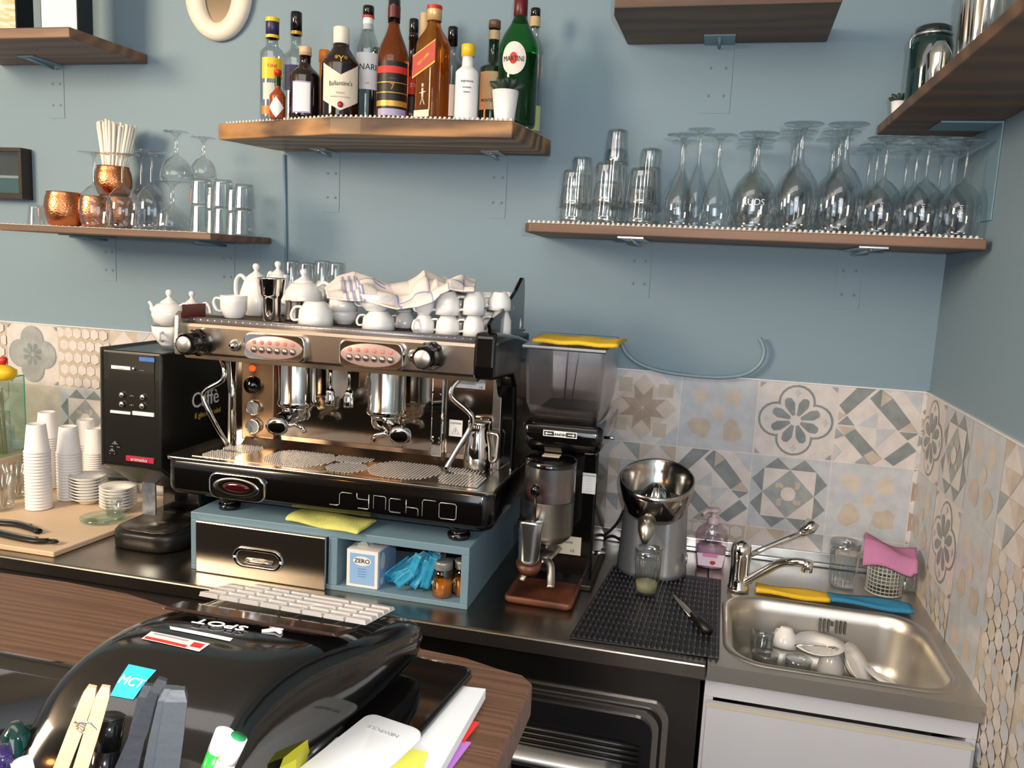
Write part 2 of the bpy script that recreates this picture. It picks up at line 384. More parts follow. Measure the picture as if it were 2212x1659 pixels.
tiles('tiled_splashback', WB, lambda u, v, h: (u-UC, -h, ZT-v), range(-17, 3), range(0, 3), lb, (-3.4, 0, UC, .457), 3)
lr = {(0, -1): 'quatre', (0, 0): 'geo', (0, 1): 'blotch', (0, 2): 'tri', (1, -1): 'blotch', (1, 0): 'quatre', (1, 1): 'blotch', (1, 2): 'scale', (2, 0): 'scale', (2, 1): 'blotch', (2, 2): 'scale', (2, -1): 'plain', (2, 3): 'scale',
      (0, 3): 'quatre', (3, 3): 'diag', (3, 2): 'quatre', (4, 3): 'diag', (3, 4): 'geo', (1, 3): 'scale'}
AO = .9507*.2
tiles('tiled_wall_facing', WR, lambda u, v, h: (-h, -(u+AO), ZT-v), range(-1, 11), range(0, 7), lr, (-AO, 0, 2.0, 1.387), 7)
struct(G().box((-3.4, -.0075, ZT), (0, 0, ZT+.003)).box((-.0075, -2.2, ZT), (0, 0, ZT+.003)).build('trim_1', inkw))
tr = G().box((-3.4, -.014, .912), (-.005, -.0, .938)).box((-3.4, -.02, .9015), (-.005, -.0, .912)); struct(tr.build('trim_2', alu, bev=.002))
# ---------------- worktops
WT = tag(G().box((-3.6, -.68, .868), (-.506, -.02, .9)).box((-3.6, -.684, .866), (-.506, -.675, .9)).build('steel_worktop', steel_d, bev=.004), 'long brushed steel worktop running under the coffee machine', 'worktop')
def worktop_sink():
    t = thing('sink_worktop', 'steel sink unit top with single bowl in the right corner', 'sink', (0, 0, 0))
    n = 8; rim = rrect(-.474, -.655, -.022, -.285, .085, n)
    N = len(rim); cx, cy = -.25, -.47
    X0, X1, Y0, Y1 = -.504, -.004, -.68, -.02
    outer = []
    for x, y in rim:
        dx, dy = x-cx, y-cy; k = 1e9
        for v, d in ((X1-cx, dx), (X0-cx, dx), (Y1-cy, dy), (Y0-cy, dy)):
            if abs(d) > 1e-9 and v/d > 0: k = min(k, v/d)
        outer.append([cx+dx*k, cy+dy*k])
    for c in ((X0, Y0), (X0, Y1), (X1, Y0), (X1, Y1)):
        i = min(range(N), key=lambda i: (outer[i][0]-c[0])**2+(outer[i][1]-c[1])**2); outer[i] = list(c)
    def ring(s, z, dz=0): return [(cx+(x-cx)*s, cy+(y-cy)*s, z) for x, y in rim]
    g = G().loft([[(x, y, .868) for x, y in outer], [(x, y, .9) for x, y in outer], [(x, y, .9) for x, y in rim]], sm=False, cap=(False, False)).loft([[(x, y, .9) for x, y in rim], ring(.985, .9035), ring(.95, .9035), ring(.915, .897), ring(.89, .87), ring(.86, .79), ring(.82, .757), ring(.70, .748), ring(.08, .744)], cap=(False, True))
    g.build('bowl_and_deck', steel_s, t)
    # overflow slots on the far wall of the bowl
    o = G()
    for i in range(7):
        if i in (3,): o.tube([(-.2+.0, -.318, .862), (-.2, -.3185, .853)], .003, 8)
        else: o.box((-.228+i*.009, -.324, .838), (-.2235+i*.009, -.314, .866))
    o.build('overflow', mat('slot_grey', '55524E', .5), t, loc=(-.022, .003, .012))
    G().lathe([(0, .7455), (.035, .7455), (.038, .7475), (.042, .746)], 24, c=(-.25, -.45)).build('drain', chrome, t)
    return t
worktop_sink()
# white cabinet
cb = thing('sink_cabinet', 'off-white sink cabinet with flat door below the bowl', 'cabinet', (-.505, -.66, 0))
G().box((0, .0, .08), (.018, .62, .865)).box((.478, 0, .08), (.496, .62, .865)).box((.018, .6, .08), (.478, .62, .865)).box((.018, .02, .08), (.478, .6, .1)).box((0, .03, 0), (.49, .05, .08)).box((.0, -.002, .825), (.496, .02, .865)).build('carcass', offw, cb, bev=.001)
G().box((.006, -.02, .1), (.486, -.002, .820)).build('door', offw, cb, bev=.003)
G().box((.004, -.0215, .814), (.488, -.0195, .820)).build('edging', mat('yellowed_edging', 'B8B09C', .5), cb)
# glass washer
dw = thing('glasswasher', 'steel undercounter glasswasher with dark framed door and silver handle lip', 'appliance', (-1.125, -.655, 0))
G().box((0, 0, .02), (.612, .6, .862)).build('housing', mat('dark_steel', '6A6866', .28, 1, var=.3, vscale=4), dw, bev=.004)
q = rrect(.03, .08, .555, .79, .03)
for nm, dz, w, m in (('door_frame', .006, 0, steel), ('door_groove', .010, .012, black), ('door_rim', .014, .018, steel), ('door', .02, .03, mat('dark_gloss_door', '26262A', .22, .6))):
    G().add([(x, -dz, z) for x, z in rrect(.03+w, .08+w, .555-w, .79-w, .035)]+[(x, 0, z) for x, z in rrect(.03+w, .08+w, .555-w, .79-w, .035)],
            [tuple(range(28))]+[(i, (i+1) % 28, 28+(i+1) % 28, 28+i) for i in range(28)]).build(nm, m, dw)
hg = G()
for i in range(4): hg.tube([(.06, -.025, .70-i*.012), (.46, -.028, .70-i*.012), (.5, -.02, .695-i*.012)], .006, 8)
hg.build('grip_ribs', black, dw)
G().grid(lambda u, v: (.05+.42*u, -.02-.04*sin(v*pi*.9), .665-.045*v), 10, 8).build('handle', alu, dw, solid=.003)
# left part below the counter
tag(G().box((-3.5, -.655, .05), (-1.135, -.05, .866)).build('base_cabinet', mat('dark_base_unit', '2E2824', .5), bev=.003), 'dark base unit under the left stretch of steel worktop', 'cabinet')
# ================================================================ SHELVES
def board(name, label, poly, z0, z1, m, parts=True):
    t = thing(name, label, 'shelf', (poly[0][0], poly[0][1], z0)); ox, oy = poly[0]
    G().prism([(x-ox, y-oy) for x, y in poly], 0, z1-z0).build('board', m, t, bev=.003)
    return t, ox, oy
def bracket(t, x, yw, z, ox, oy, z0, leg=.14, w=.05, depth=.2, horiz_m=alu, ax='y'):
    g = G(); h = G()
    if ax == 'y':
        g.box((x-ox, -.0016-oy, z-z0-leg), (x-ox+w, -oy-.0003, z-z0))
        h.box((x-ox, -depth-oy, z-z0-.004), (x-ox+w, -.003-oy, z-z0-.0004)).tube([(x-ox+w/2, -depth*.9-oy, z-z0-.006), (x-ox+w/2, -.01-oy, z-z0-.012)], .004, 6)
        for k in range(4): g.tube([(x-ox+w*(.25+.5*(k % 2)), -.001-oy, z-z0-leg*(.35+.4*(k//2))), (x-ox+w*(.25+.5*(k % 2)), -.003-oy, z-z0-leg*(.35+.4*(k//2)))], .004, 8)
    b = g.build('bracket', paint, t); h.build('support_plate', horiz_m, b)
t, ox, oy = board('wall_shelf', 'thick live-edge wooden shelf carrying the row of spirit bottles', [(-1.01, -.004), (-1.02, -.06), (-1.045, -.30), (-1.2, -.312), (-1.42, -.33), (-1.50, -.33), (-1.58, -.305), (-1.7, -.27), (-1.885, -.215), (-1.87, -.18), (-1.82, -.02), (-1.81, -.004)], 1.952, 1.994, shelfw)
bracket(t, -1.68, 0, 1.952, ox, oy, 1.952, .17, .05, .1); bracket(t, -1.18, 0, 1.952, ox, oy, 1.952, .17, .05, .1)
t, ox, oy = board('wall_shelf', 'thin wooden shelf at left carrying copper mugs and stemware', [(-1.845, -.004), (-1.845, -.312), (-2.515, -.312), (-2.56, -.004)], 1.682, 1.70, shelfd)
bracket(t, -2.44, 0, 1.682, ox, oy, 1.682, .14, .05, .18, paint_b); bracket(t, -2.02, 0, 1.682, ox, oy, 1.682, .14, .05, .18, paint_b)
t, ox, oy = board('wall_shelf', 'short wooden shelf in the top left corner with two black boxes', [(-2.262, -.004), (-2.28, -.295), (-2.8, -.295), (-2.8, -.004)], 2.2, 2.228, shelfd)
bracket(t, -2.62, 0, 2.2, ox, oy, 2.2, .16, .055, .12, paint_b)
t, ox, oy = board('wall_shelf', 'empty wooden shelf high above the stemware, seen from below', [(-.33, -.004), (-.338, -.315), (-.82, -.31), (-.828, -.25), (-.822, -.004)], 2.238, 2.272, shelfk)
bracket(t, -.625, 0, 2.238, ox, oy, 2.238, .17, .075, .09, paint_b)
t, ox, oy = board('wall_shelf', 'long wooden shelf at right carrying the upturned wine glasses', [(-.012, -.004), (-.012, -.352), (-.985, -.336), (-1.0, -.31), (-1.02, -.004)], 1.735, 1.757, shelfd)
bracket(t, -.78, 0, 1.735, ox, oy, 1.735, .15, .06, .3); bracket(t, -.25, 0, 1.735, ox, oy, 1.735, .15, .06, .3)
t, ox, oy = board('side_wall_shelf', 'wooden shelf on the right side wall holding shakers and a jar', [(-.002, -.11), (-.212, -.125), (-.212, -1.7), (-.002, -1.7)], 1.998, 2.02, shelfk)
g = G().box((-.004-ox, -.32-oy, -.2), (-.001-ox, -.22-oy, 0)); b = g.build('bracket', paint_b, t)
G().box((-.12-ox, -.32-oy, -.004), (-.004-ox, -.22-oy, -.0005)).build('support_plate', paint_b, b)
def liner(label, front, yb, z, pitch=.0115, r=.0042):
    """white non-slip mat: thin sheet with a beaded front edge"""
    g = G(); n = len(front)
    g.prism(front+[(front[-1][0], yb), (front[0][0], yb)], z, z+.001)
    for (xa, ya), (xb, yb_) in zip(front, front[1:]):
        k = max(1, int(abs(xb-xa)/pitch))
        for i in range(k): g.add(*_bead(xa+(xb-xa)*i/k, ya+(yb_-ya)*i/k, z+r*.55, r), sm=True)
    return tag(g.build('shelf_liner', mat('white_liner', 'D6D2CC', .6)), label, 'liner')
def _bead(x, y, z, r):
    v = [(x, y, z+r)]; f = []
    for j, a in enumerate((pi/4, pi/2, 3*pi/4)):
        for i in range(6): v.append((x+r*sin(a)*cos(i*pi/3), y+r*sin(a)*sin(i*pi/3), z+r*cos(a)))
    v.append((x, y, z-r))
    for i in range(6):
        k = (i+1) % 6; f += [(0, 1+i, 1+k), (1+i, 7+i, 7+k, 1+k), (7+i, 13+i, 13+k, 7+k), (13+i, 19, 13+k)]
    return v, f
liner('white beaded liner under the upturned wine glasses', [(-.985, -.333), (-.02, -.348)], -.02, 1.7572)
liner('white beaded liner under the spirit bottles', [(-1.86, -.21), (-1.7, -.265), (-1.58, -.3), (-1.5, -.326), (-1.42, -.326), (-1.2, -.308), (-1.05, -.296), (-1.02, -.1)], -.02, 1.9942)
liner('thin pale liner under the copper mugs', [(-2.51, -.309), (-1.86, -.309)], -.02, 1.7002, .02, .002)
# ================================================================ STAND BOX UNDER THE MACHINE
BX = Frame((-1.712, -.598, .9), 0)
bx = thing('stand_box', 'blue-grey painted wooden stand with steel drawer under the coffee machine', 'stand', BX.o)
g = G().box((0, 0, 0), (.69, .5, .012)).box((0, 0, .124), (.69, .5, .142)).box((0, 0, .012), (.018, .5, .124)).box((.672, 0, .012), (.69, .5, .124)).box((.356, 0, .012), (.378, .5, .124)).box((.018, .485, .012), (.672, .5, .124))
g.build('carcass', paint_b, bx, bev=.0015)
dr = G().box((.02, -.012, .0), (.354, .004, .126)).build('drawer', steel, bx, bev=.003)
rr = rrect(.121, .028, .25, .079, .0255, 8)
def inset(p, k, cx, cz): return [(cx+(x-cx)*k, cz+(z-cz)*k) for x, z in p]
def oval_ring(poly, steps, cx, cz):
    rings = []
    for d, y in steps: rings.append([(x+(cx-x)/max(1e-6, sqrt((x-cx)**2+(z-cz)**2))*d if False else cx+(x-cx)*(1-d/.064*.9), y, cz+(z-cz)*(1-d/.0255*.75)) for x, z in poly])
    return rings
G().loft(oval_ring(rr, [(0, -.012), (.001, -.016), (.004, -.0175), (.006, -.0150), (.008, -.0165), (.010, -.0155), (.0115, -.006), (.014, -.004)], .1855, .0535), cap=(False, True)).build('recessed_handle', chrome, dr)
G().tube([(.155, -.013, .047), (.172, -.016, .046), (.2, -.016, .046), (.222, -.013, .047)], .006, 8).build('grip', steel, dr)
# sugar box, sachets, jars
sb = thing('sugar_box', 'blue and white sweetener sachet box standing in the stand compartment', 'box', BX.o+Vector((.398, .008, .0125)))
G().box((0, 0, 0), (.076, .11, .088)).build('carton', whitep, sb, bev=.0006)
G().box((.008, -.0006, .007), (.068, .0004, .080)).box((.0756, .008, .0), (.0766, .106, .084)).build('blue_panels', mat('light_blue_print', '8DB6E4', .5), sb)
G().add([(.038+.022*cos(a*pi/12), -.001, .063+.011*sin(a*pi/12)) for a in range(24)], [tuple(range(24))]).add([(.0772, .026+.014*cos(a*pi/12), .06+.02*sin(a*pi/12)) for a in range(24)], [tuple(range(24))]).build('badge', whitep, sb)
lettering('ZERO', .014, ink, sb, (.038, -.0016, .063), sx=1.05); lettering('LI', .02, inkw, sb, (.0775, .024, .012), (pi/2, 0, pi/2))
for k in range(4):
    lettering('-----------', .006, inkb, sb, (.038, -.0012, .045-.006*k), name='small_print')
g = G()
for k in range(6): g.at((.03+.006*k, .03+.01*k, .085), (.3, .2*k-.4, .5*k)).box((-.012, -.001, 0), (.012, .001, .016))
g.at(); tag(g.build('sachet_tips', alu, None, BX.o+Vector((.398, .008, .012))), 'silver sachet tips poking out of the open sweetener box', 'sachet')
cyan = mat('cyan_foil_sachet', '2E9CC8', .35, var=.35, vscale=30, bump=.4, bscale=80); silv = mat('silver_foil_sachet', '9FA9B4', .3, .7, bump=.5, bscale=90)
rs = random.Random(3)
for k in range(26):
    f_ = k % 3 == 2
    L_, w_ = rs.uniform(.07, .085), rs.uniform(.017, .022)
    gg = G().grid(lambda u, v: ((u-.5)*w_, .003*sin(v*5+k)+.0025*sin(u*pi), v*L_), 4, 8)
    tx = -1.0+.09*k+rs.uniform(-.1, .1)
    tag(gg.build('sachet', silv if f_ else cyan, None, BX.o+Vector((.478+.0042*k, .012+.05*rs.random()+(.05 if f_ else 0), .022+.008*rs.random())), (rs.uniform(-.35, .15), min(1.15, max(.25, 1.1-.04*k+rs.uniform(-.2, .2))), rs.uniform(-.3, .3)), solid=.0012),
        ('silver foil' if f_ else 'cyan paper')+' sweetener sachet in the loose fanned heap beside the sweetener box', 'sachet', 'loose '+('silver' if f_ else 'cyan')+' sachets in the stand')
def spice_jar(P, lab):
    t = thing('spice_jar', lab, 'jar', P, -1.9)
    G().lathe([(0, .001), (.021, .001), (.0235, .004), (.0235, .05), (.021, .058), (.0185, .062), (.0185, .068)], 24).build('glass_body', thin_glass('amber_jar_glass', 'EFDCA4', .5, .1) if 'amber_jar_glass' not in MC else MC['amber_jar_glass'], t)
    G().lathe([(0, .002), (.0215, .002), (.0215, .036), (0, .038)], 24).build('contents', ochre, t)
    G().lathe([(.0205, .064), (.0215, .066), (.0215, .08), (.0205, .082), (.019, .0825), (0, .0825)], 24).build('lid', alu_m, t)
    G().tube([(.023, 0, .05), (.034, 0, .046), (.034, 0, .018), (.023, 0, .014)], .003, 8).build('handle', MC['amber_jar_glass'], t)
    G().lathe([(.0241, .02), (.0241, .042)], 8, a0=-.9, a1=-.1).build('label_patch', purple, t)
    cyl_lettering('NO', .011, .0245, .031, -.45, inkw, t)
    return t
spice_jar(BX.o+Vector((.622, .03, .0125)), 'small handled glass jar of ochre powder, left of the two in the stand')
spice_jar(BX.o+Vector((.668-.004, .052, .0125)), 'small handled glass jar of ochre powder against the stand right wall')
tag(G().grid(lambda u, v: ((u*.2), (v*.10)-.02*u, .002+.006*(1-(2*v-1)**8)+.002*sin(9*u+5*v)), 20, 10).build('folded_cloth', cloth_g, None, (-1.475, -.585, 1.0435), (0, 0, -.06), solid=.008, sub=1),
    'pale yellow-green folded cloth tucked under the coffee machine front', 'cloth')
# ================================================================ ESPRESSO MACHINE
MX = Frame((-1.79, -.585, 1.042), 0)
em = thing('espresso_machine', 'large two-group chrome and black espresso machine loaded with cups', 'coffee machine', MX.o)
def chamfer_block(x0, x1, yf, yb, z0, z1, r=.03):
    p = rrect(x0, yf, x1, yb, r, 6); return p, z0, z1
p, a, b = chamfer_block(0, .81, 0, .44, .04, .118)
n_ = len(p); cxm, cym = .405, .22
G().loft([[(cxm+(x-cxm)*k, cym+(y-cym)*k2, z) for x, y in p] for k, k2, z in ((.955, .92, .032), (.985, .97, .036), (1, 1, .05), (1, 1, .115), (.995, .99, .118))]).build('base', blackg, em)
p2 = rrect(0.0, -.004, .81, .26, .02, 5)
G().prism(p2, .118, .126).build('tray_rim', steel, em, bev=.002)
G().box((.06, .02, .1262), (.77, .215, .1275)).build('drip_tray', mat('worn_tray_steel', '9A8E82', .22, 1, var=.2, vscale=14), em)
# grate : clusters of small raised dashes
g = G()
for cx, cy, r in ((.13, .13, .05), (.115, .06, .045), (.30, .10, .085), (.42, .155, .05), (.44, .065, .05), (.57, .10, .085), (.70, .17, .05), (.72, .075, .055)):
    i0 = int(r/.0075)
    for i in range(-i0, i0+1):
        for j in range(-int(r/.0075), int(r/.0075)+1):
            x, y = i*.0075, j*.0075+(.0035 if i % 2 else 0)
            if x*x+y*y < r*r and .02 < cy+y < .21 and .06 < cx+x < .77: g.box((cx+x-.0014, cy+y-.0024, .1275), (cx+x+.0014, cy+y+.0024, .1288))
g.build('grate_perforations', mat('pale_slots', 'C8C6C6', .35, .3), em)
for x, y in ((.145, .045), (.725, .045), (.145, .40), (.725, .40)):
    G().lathe([(0, 0), (.024, 0), (.026, .004), (.026, .012), (.019, .014), (.019, .022), (.023, .025), (.023, .034), (0, .034)], 24, c=(x, y)).build('foot', blackg, em)
# side cheeks
side = [(-.012, .372), (-.016, .40), (-.012, .462), (.0, .472), (.06, .468), (.20, .452), (.33, .43), (.40, .40), (.43, .34), (.44, .118), (.20, .118), (.205, .25), (.19, .33), (.16, .362), (.08, .368)]
for x0, sw_, m_ in ((.038, .012, steel_s), (.758, .048, blackg)):
    sp = G().add([(x0, y, z) for y, z in side]+[(x0+sw_, y, z) for y, z in side], [tuple(range(15)), tuple(range(29, 14, -1))]+[(i, (i+1) % 15, 15+(i+1) % 15, 15+i) for i in range(15)]).build('side_panel', m_, em, bev=.003 if sw_ < .02 else .008, seg=3)
for x0, m_ in ((.776, blackg),):
    fin = [(.01, .455), (-.008, .49), (.02, .502), (.08, .512), (.15, .530), (.22, .556), (.275, .585), (.295, .585), (.305, .55), (.31, .44)]
    if x0 < .1: fin = [(.02, .46), (.02, .50), (.04, .512), (.10, .512), (.14, .50), (.14, .45)]
    nn = len(fin)
    G().add([(x0+.006, y, z) for y, z in fin]+[(x0+.015, y, z) for y, z in fin], [tuple(range(nn)), tuple(range(2*nn-1, nn-1, -1))]+[(i, (i+1) % nn, nn+(i+1) % nn, nn+i) for i in range(nn)]).build('cup_rail_fin', m_, em, bev=.002)
G().box((.0505, .0, .455), (.0525, .09, .487)).build('red_end_plate', redd, em, bev=.002)
G().box((.7905, .19, .510), (.7915, .215, .522)).build('fin_slot', alu_m, em)
# head: housing, front bar, cup tray
G().box((.03, .05, .375), (.78, .43, .44)).build('head_housing', black, em, bev=.004)
prof = [(.045, .362), (.03, .360), (.020, .362), (.0125, .372), (.010, .378), (.0045, .438), (.008, .4445), (.02, .447), (.05, .447)]
G().loft([[(x, y+(.0), z) for y, z in prof] for x in (.045, .758)], sm=False).build('front_bar', mat('front_bar_steel', 'C2B4A6', .30, 1, bump=.02, bscale=60, stretch=(1, 20, 20)), em)
ct = G().box((.04, .045, .446), (.77, .42, .450)).build('cup_tray', mat('dark_mesh', '2A2624', .4, .5), em)
g = G()
for i in range(62): g.tube([(.045+i*.0118, .05, .4515), (.045+i*.0118, .415, .4515)], .0016, 4)
g.build('tray_wires', mat('grey_wires', '6E6864', .35, .7), ct)
g = G().tube([(.04, .028, .451), (.77, .028, .451)], .0075, 10); g.build('tray_front_rail', mat('grey_rail', '8F8A8C', .3, .6), em)
g = G()
for i in range(40): g.add(*_bead(.05+i*.0182, .021, .453, .0016))
g.build('rail_studs', alu, em)
# rear rail behind the cups
G().tube([(.05, .40, .45), (.05, .40, .53), (.06, .40, .535), (.76, .40, .535), (.765, .40, .53), (.765, .40, .45)], .003, 8).build('rear_cup_rail', chrome, em)
# keypads
for kx in (.289, .5225):
    r0 = rrect(kx-.077, .374, kx+.077, .4345, .016, 6)
    fr = G().loft([[(kx+(x-kx)*k, y, .404+(z-.404)*k) for x, z in r0] for k, y in ((1, .012), (1, -.002), (.97, -.006), (.93, -.006))], cap=(False, True)).build('keypad', chrome, em)
    ell = lambda k, y, kz=1.: [(kx+.0705*k*cos(i*pi/18), y, .4045+.0255*k*kz*sin(i*pi/18)) for i in range(36)]
    G().loft([ell(1, -.006), ell(1, -.0075), ell(.96, -.008)], cap=(False, True)).build('keypad_face', mat('pinkish_keypad', 'B89C94', .3, .3), fr)
    for i in range(6):
        bxx = kx-.048+i*.0192
        gb = G(); gb.T = Matrix.Translation(Vector((bxx, -.008, .398))) @ Matrix.Rotation(pi/2, 4, 'X'); gb.lathe([(0.0078, 0), (.0074, .003), (.005, .005), (0, .0055)], 16)
        gb.build('button', mat('button_steel', 'B5A69A', .22, .9), fr)
        gb = G(); gb.T = Matrix.Translation(Vector((bxx, -.0085, .4145))) @ Matrix.Rotation(pi/2, 4, 'X'); gb.lathe([(0.0048, 0), (.0045, .0008), (0, .001)], 12)
        gb.build('indicator_light', mat('red_indicator', 'D8786C', .4, emit=('FF5A40', .18)), fr)
# steam knobs and small ball caps
for kx, kz in ((.095, .403), (.66, .413)):
    T_ = Matrix.Translation(Vector((kx, .0, kz))) @ Matrix.Rotation(pi/2, 4, 'X')
    gb = G(); gb.T = T_; gb.lathe([(.03, -.01), (.031, .01), (.027, .018), (.0245, .03), (.0245, .052), (.022, .056)], 28, rib=.04, nr=9); kn = gb.build('steam_knob', blackg, em)
    gb = G(); gb.T = T_; gb.lathe([(.019, .0555), (.0185, .0585), (.0165, .06), (0, .0605)], 24); gb.build('knob_cap', steel_s, kn)
for kx, kz in ((.184, .401), (.618, .410)):
    gb = G(); gb.T = Matrix.Translation(Vector((kx, .006, kz))) @ Matrix.Rotation(pi/2, 4, 'X'); gb.lathe([(.013, 0), (.013, .004), (.011, .006), (.010, .010), (.006, .015), (0, .017)], 20); gb.build('chrome_boss', chrome, em)
# backsplash, pillars
bsp = G().box((.05, .215, .126), (.775, .222, .38)).build('backsplash', mat('mirror_steel', 'B8AEA4', .10, 1, bump=.02, bscale=5), em)
G().loft([[(x, .165+.0*x, .127), (x, .215, .127), (x, .215, .15), (x, .19, .145)] for x in (.10, .745)], sm=False).build('splash_lip', mat('lip_steel', 'A39080', .25, 1), em)
G().tube([(.088, .15, .126), (.088, .15, .372)], .007, 10).build('pillar', chrome, em); G().box((.750, .195, .126), (.772, .212, .37)).build('pillar', steel, em, bev=.002)
G().box((.597, .195, .128), (.628, .212, .375)).build('service_column', chrome, em, bev=.004)
for z in (.18, .19, .30, .34):
    for x in (.602, .622): G().add(*_bead(x, .193, z, .004)).build('screw', chrome, em)
# control panel on the left
cp = G().box((.083, .196, .135), (.175, .214, .365)).build('control_panel', mat('bronze_steel', 'A08468', .28, .9), em, bev=.003)
def disc(name, m, x, y, z, prof, par, n=24):
    gb = G(); gb.T = Matrix.Translation(Vector((x, y, z))) @ Matrix.Rotation(pi/2, 4, 'X'); gb.lathe(prof, n); return gb.build(name, m, par)
def cpx(x, y): v = MX.on('y', .19, x, y); return v.x, v.z
x, z = cpx(543, 796); disc('red_lamp', mat('red_lamp', 'FF5A28', .3, emit=('FF3A10', 2.)), x, .196, z, [(.008, 0), (.0075, .004), (0, .007)], cp)
x, z = cpx(545, 832); kb = disc('rotary_switch', blackg, x, .196, z, [(.023, 0), (.022, .012), (.016, .02), (0, .022)], cp)
for yy in (881, 921):
    x, z = cpx(547, yy); ga = disc('gauge', chrome, x, .196, z, [(.0195, 0), (.0195, .010), (.0165, .0115), (.016, .009)], cp)
    disc('dial', mat('dial_face', '8A8A88', .3), x, .1875, z, [(.016, 0), (0, 0)], ga)
    G().tube([(x-.009, .186, z+.01), (x+.009, .186, z-.01)], .0009, 5).build('needle', inkw, ga)
# groups and portafilters
for gx, sw in ((.275, -.25), (.508, .25)):
    gh = G().lathe([(0, .25), (.044, .25), (.047, .256), (.047, .262), (.0445, .266), (.0445, .372)], 40, c=(gx, .13)).build('group_head', mat('group_steel', 'CFCBC4', .13, 1), em)
    G().lathe([(0, .236), (.034, .238), (.037, .244), (.037, .25), (0, .25)], 32, c=(gx, .13)).build('filter_ring', chrome, gh)
    G().box((gx-.05, .16, .35), (gx+.05, .20, .375)).build('group_neck', chrome, gh)
    pf = G().lathe([(0, .214), (.028, .216), (.034, .226), (.035, .245)], 32, c=(gx, .13)).build('portafilter', chrome, em)
    hx = .305 if gx < .4 else .60; hz = .228 if gx < .4 else .236
    G().tube([(gx+.01, .10, .235), (gx+(hx-gx)*.4, .06, .238), (gx+(hx-gx)*.75, .02, .236), (hx, -.01, hz+.002)], [.010, .015, .0175, .018], 14).build('handle', blackg, pf)
    G().tube([(hx, -.01, hz+.002), (hx+.002, -.022, hz), (hx+.003, -.026, hz-.001)], [.019, .021, .014], 16, sx=1.25).build('handle_cap', chrome, pf)
    G().tube([(gx, .13, .218), (gx, .125, .205), (gx-.022, .12, .198), (gx-.028, .12, .186)], .0065, 8).tube([(gx, .125, .205), (gx+.022, .12, .198), (gx+.028, .12, .186)], .0065, 8).build('spout', chrome, pf)
for x in (.378, .425):
    G().tube([(x, .10, .37), (x, .10, .30)], .004, 8).build('water_pipe', chrome, em)
    G().lathe([(0, .262), (.011, .264), (.012, .272), (.0125, .285), (.009, .292), (.0115, .297), (.006, .305), (0, .306)], 16, c=(x, .10)).build('pipe_nozzle', chrome, em)
# service plate between the groups
q = [(x-.0, z) for x, z in [(.335, .372), (.335, .29), (.35, .272), (.372, .272), (.385, .29), (.385, .372)]]
G().add([(x, .18, z) for x, z in q]+[(x, .184, z) for x, z in q], [tuple(range(6)), tuple(range(11, 5, -1))]+[(i, (i+1) % 6, 6+(i+1) % 6, 6+i) for i in range(6)]).build('service_plate', steel_s, em)
# steam wands
def mpt(yl, x, y): return tuple(MX.on('y', yl, x, y))
def smooth(pts, k=4):
    out = []; P = [Vector(p) for p in pts]
    for i in range(len(P)-1):
        a, b, c, d = P[max(i-1, 0)], P[i], P[i+1], P[min(i+2, len(P)-1)]
        for j in range(k):
            t = j/k; out.append(.5*((2*b)+(c-a)*t+(2*a-5*b+4*c-d)*t*t+(3*b-3*c+d-a)*t**3))
    return out+[P[-1]]
w = G().tube(smooth([mpt(.06, 474, 772), mpt(.04, 484, 795), mpt(.035, 480, 822), mpt(.03, 440, 848), mpt(.03, 450, 885), mpt(.04, 470, 925), mpt(.06, 492, 962)]), .0058, 12).build('steam_wand', chrome, em)
w = G().tube(smooth([mpt(.05, 992, 818), mpt(.04, 976, 840), mpt(.035, 978, 860), mpt(.03, 1010, 888), mpt(.03, 1020, 902), mpt(.03, 1016, 925), mpt(.02, 985, 975), mpt(.01, 962, 1015)]), .0058, 12).build('steam_wand', chrome, em)
# stickers
a = mpt(.2145, 985, 816); b_ = mpt(.2145, 1048, 842)
G().box((a[0], .2135, b_[2]), (b_[0], .2148, a[2])).build('rating_label', paper, em)
for k in range(5): lettering('................', .006, inkg, em, ((a[0]+b_[0])/2, .213, a[2]-.006-.005*k), name='small_print')
lettering('CE', .008, ink, em, (b_[0]-.01, .2128, b_[2]+.004))
a = mpt(.2145, 971, 906); b_ = mpt(.2145, 998, 944)
G().box((a[0], .2135, b_[2]), (b_[0], .2148, a[2])).build('caution_label', paper, em)
lettering('CAUTION', .006, ink, em, ((a[0]+b_[0])/2, .213, a[2]-.008))
g = G(); cx_, cz_ = (a[0]+b_[0])/2, b_[2]+.013
g.tube([(cx_-.009, .213, cz_-.006), (cx_+.009, .213, cz_-.006), (cx_, .213, cz_+.009)], .0006, 4, closed=True); g.tube([(cx_, .213, cz_-.003), (cx_, .213, cz_+.004)], .0006, 4); g.build('warning_triangle', ink, em)
# oval badge on the fascia
r0 = rrect(.123, .040, .270, .102, .022, 8)
bd = G().loft([[(.1965+(x-.1965)*k, y, .0705+(z-.0705)*k) for x, z in r0] for k, y in ((1, .002), (1, -.006), (.95, -.011), (.86, -.010))], cap=(False, True)).build('badge_frame', chrome, em)
el = lambda a_, b2, y: [(.1965+a_*cos(i*pi/18), y, .0705+b2*sin(i*pi/18)) for i in range(36)]
G().loft([el(.060, .023, -.0102), el(.058, .022, -.0128), el(.045, .016, -.0095)], cap=(False, True)).build('badge_ring', steel, bd)
G().loft([el(.036, .0125, -.009), el(.034, .0115, -.0125), el(.02, .006, -.0145)], cap=(False, True)).build('badge_lens', mat('dark_red_lens', '3A0A12', .1, coat=.5), bd)
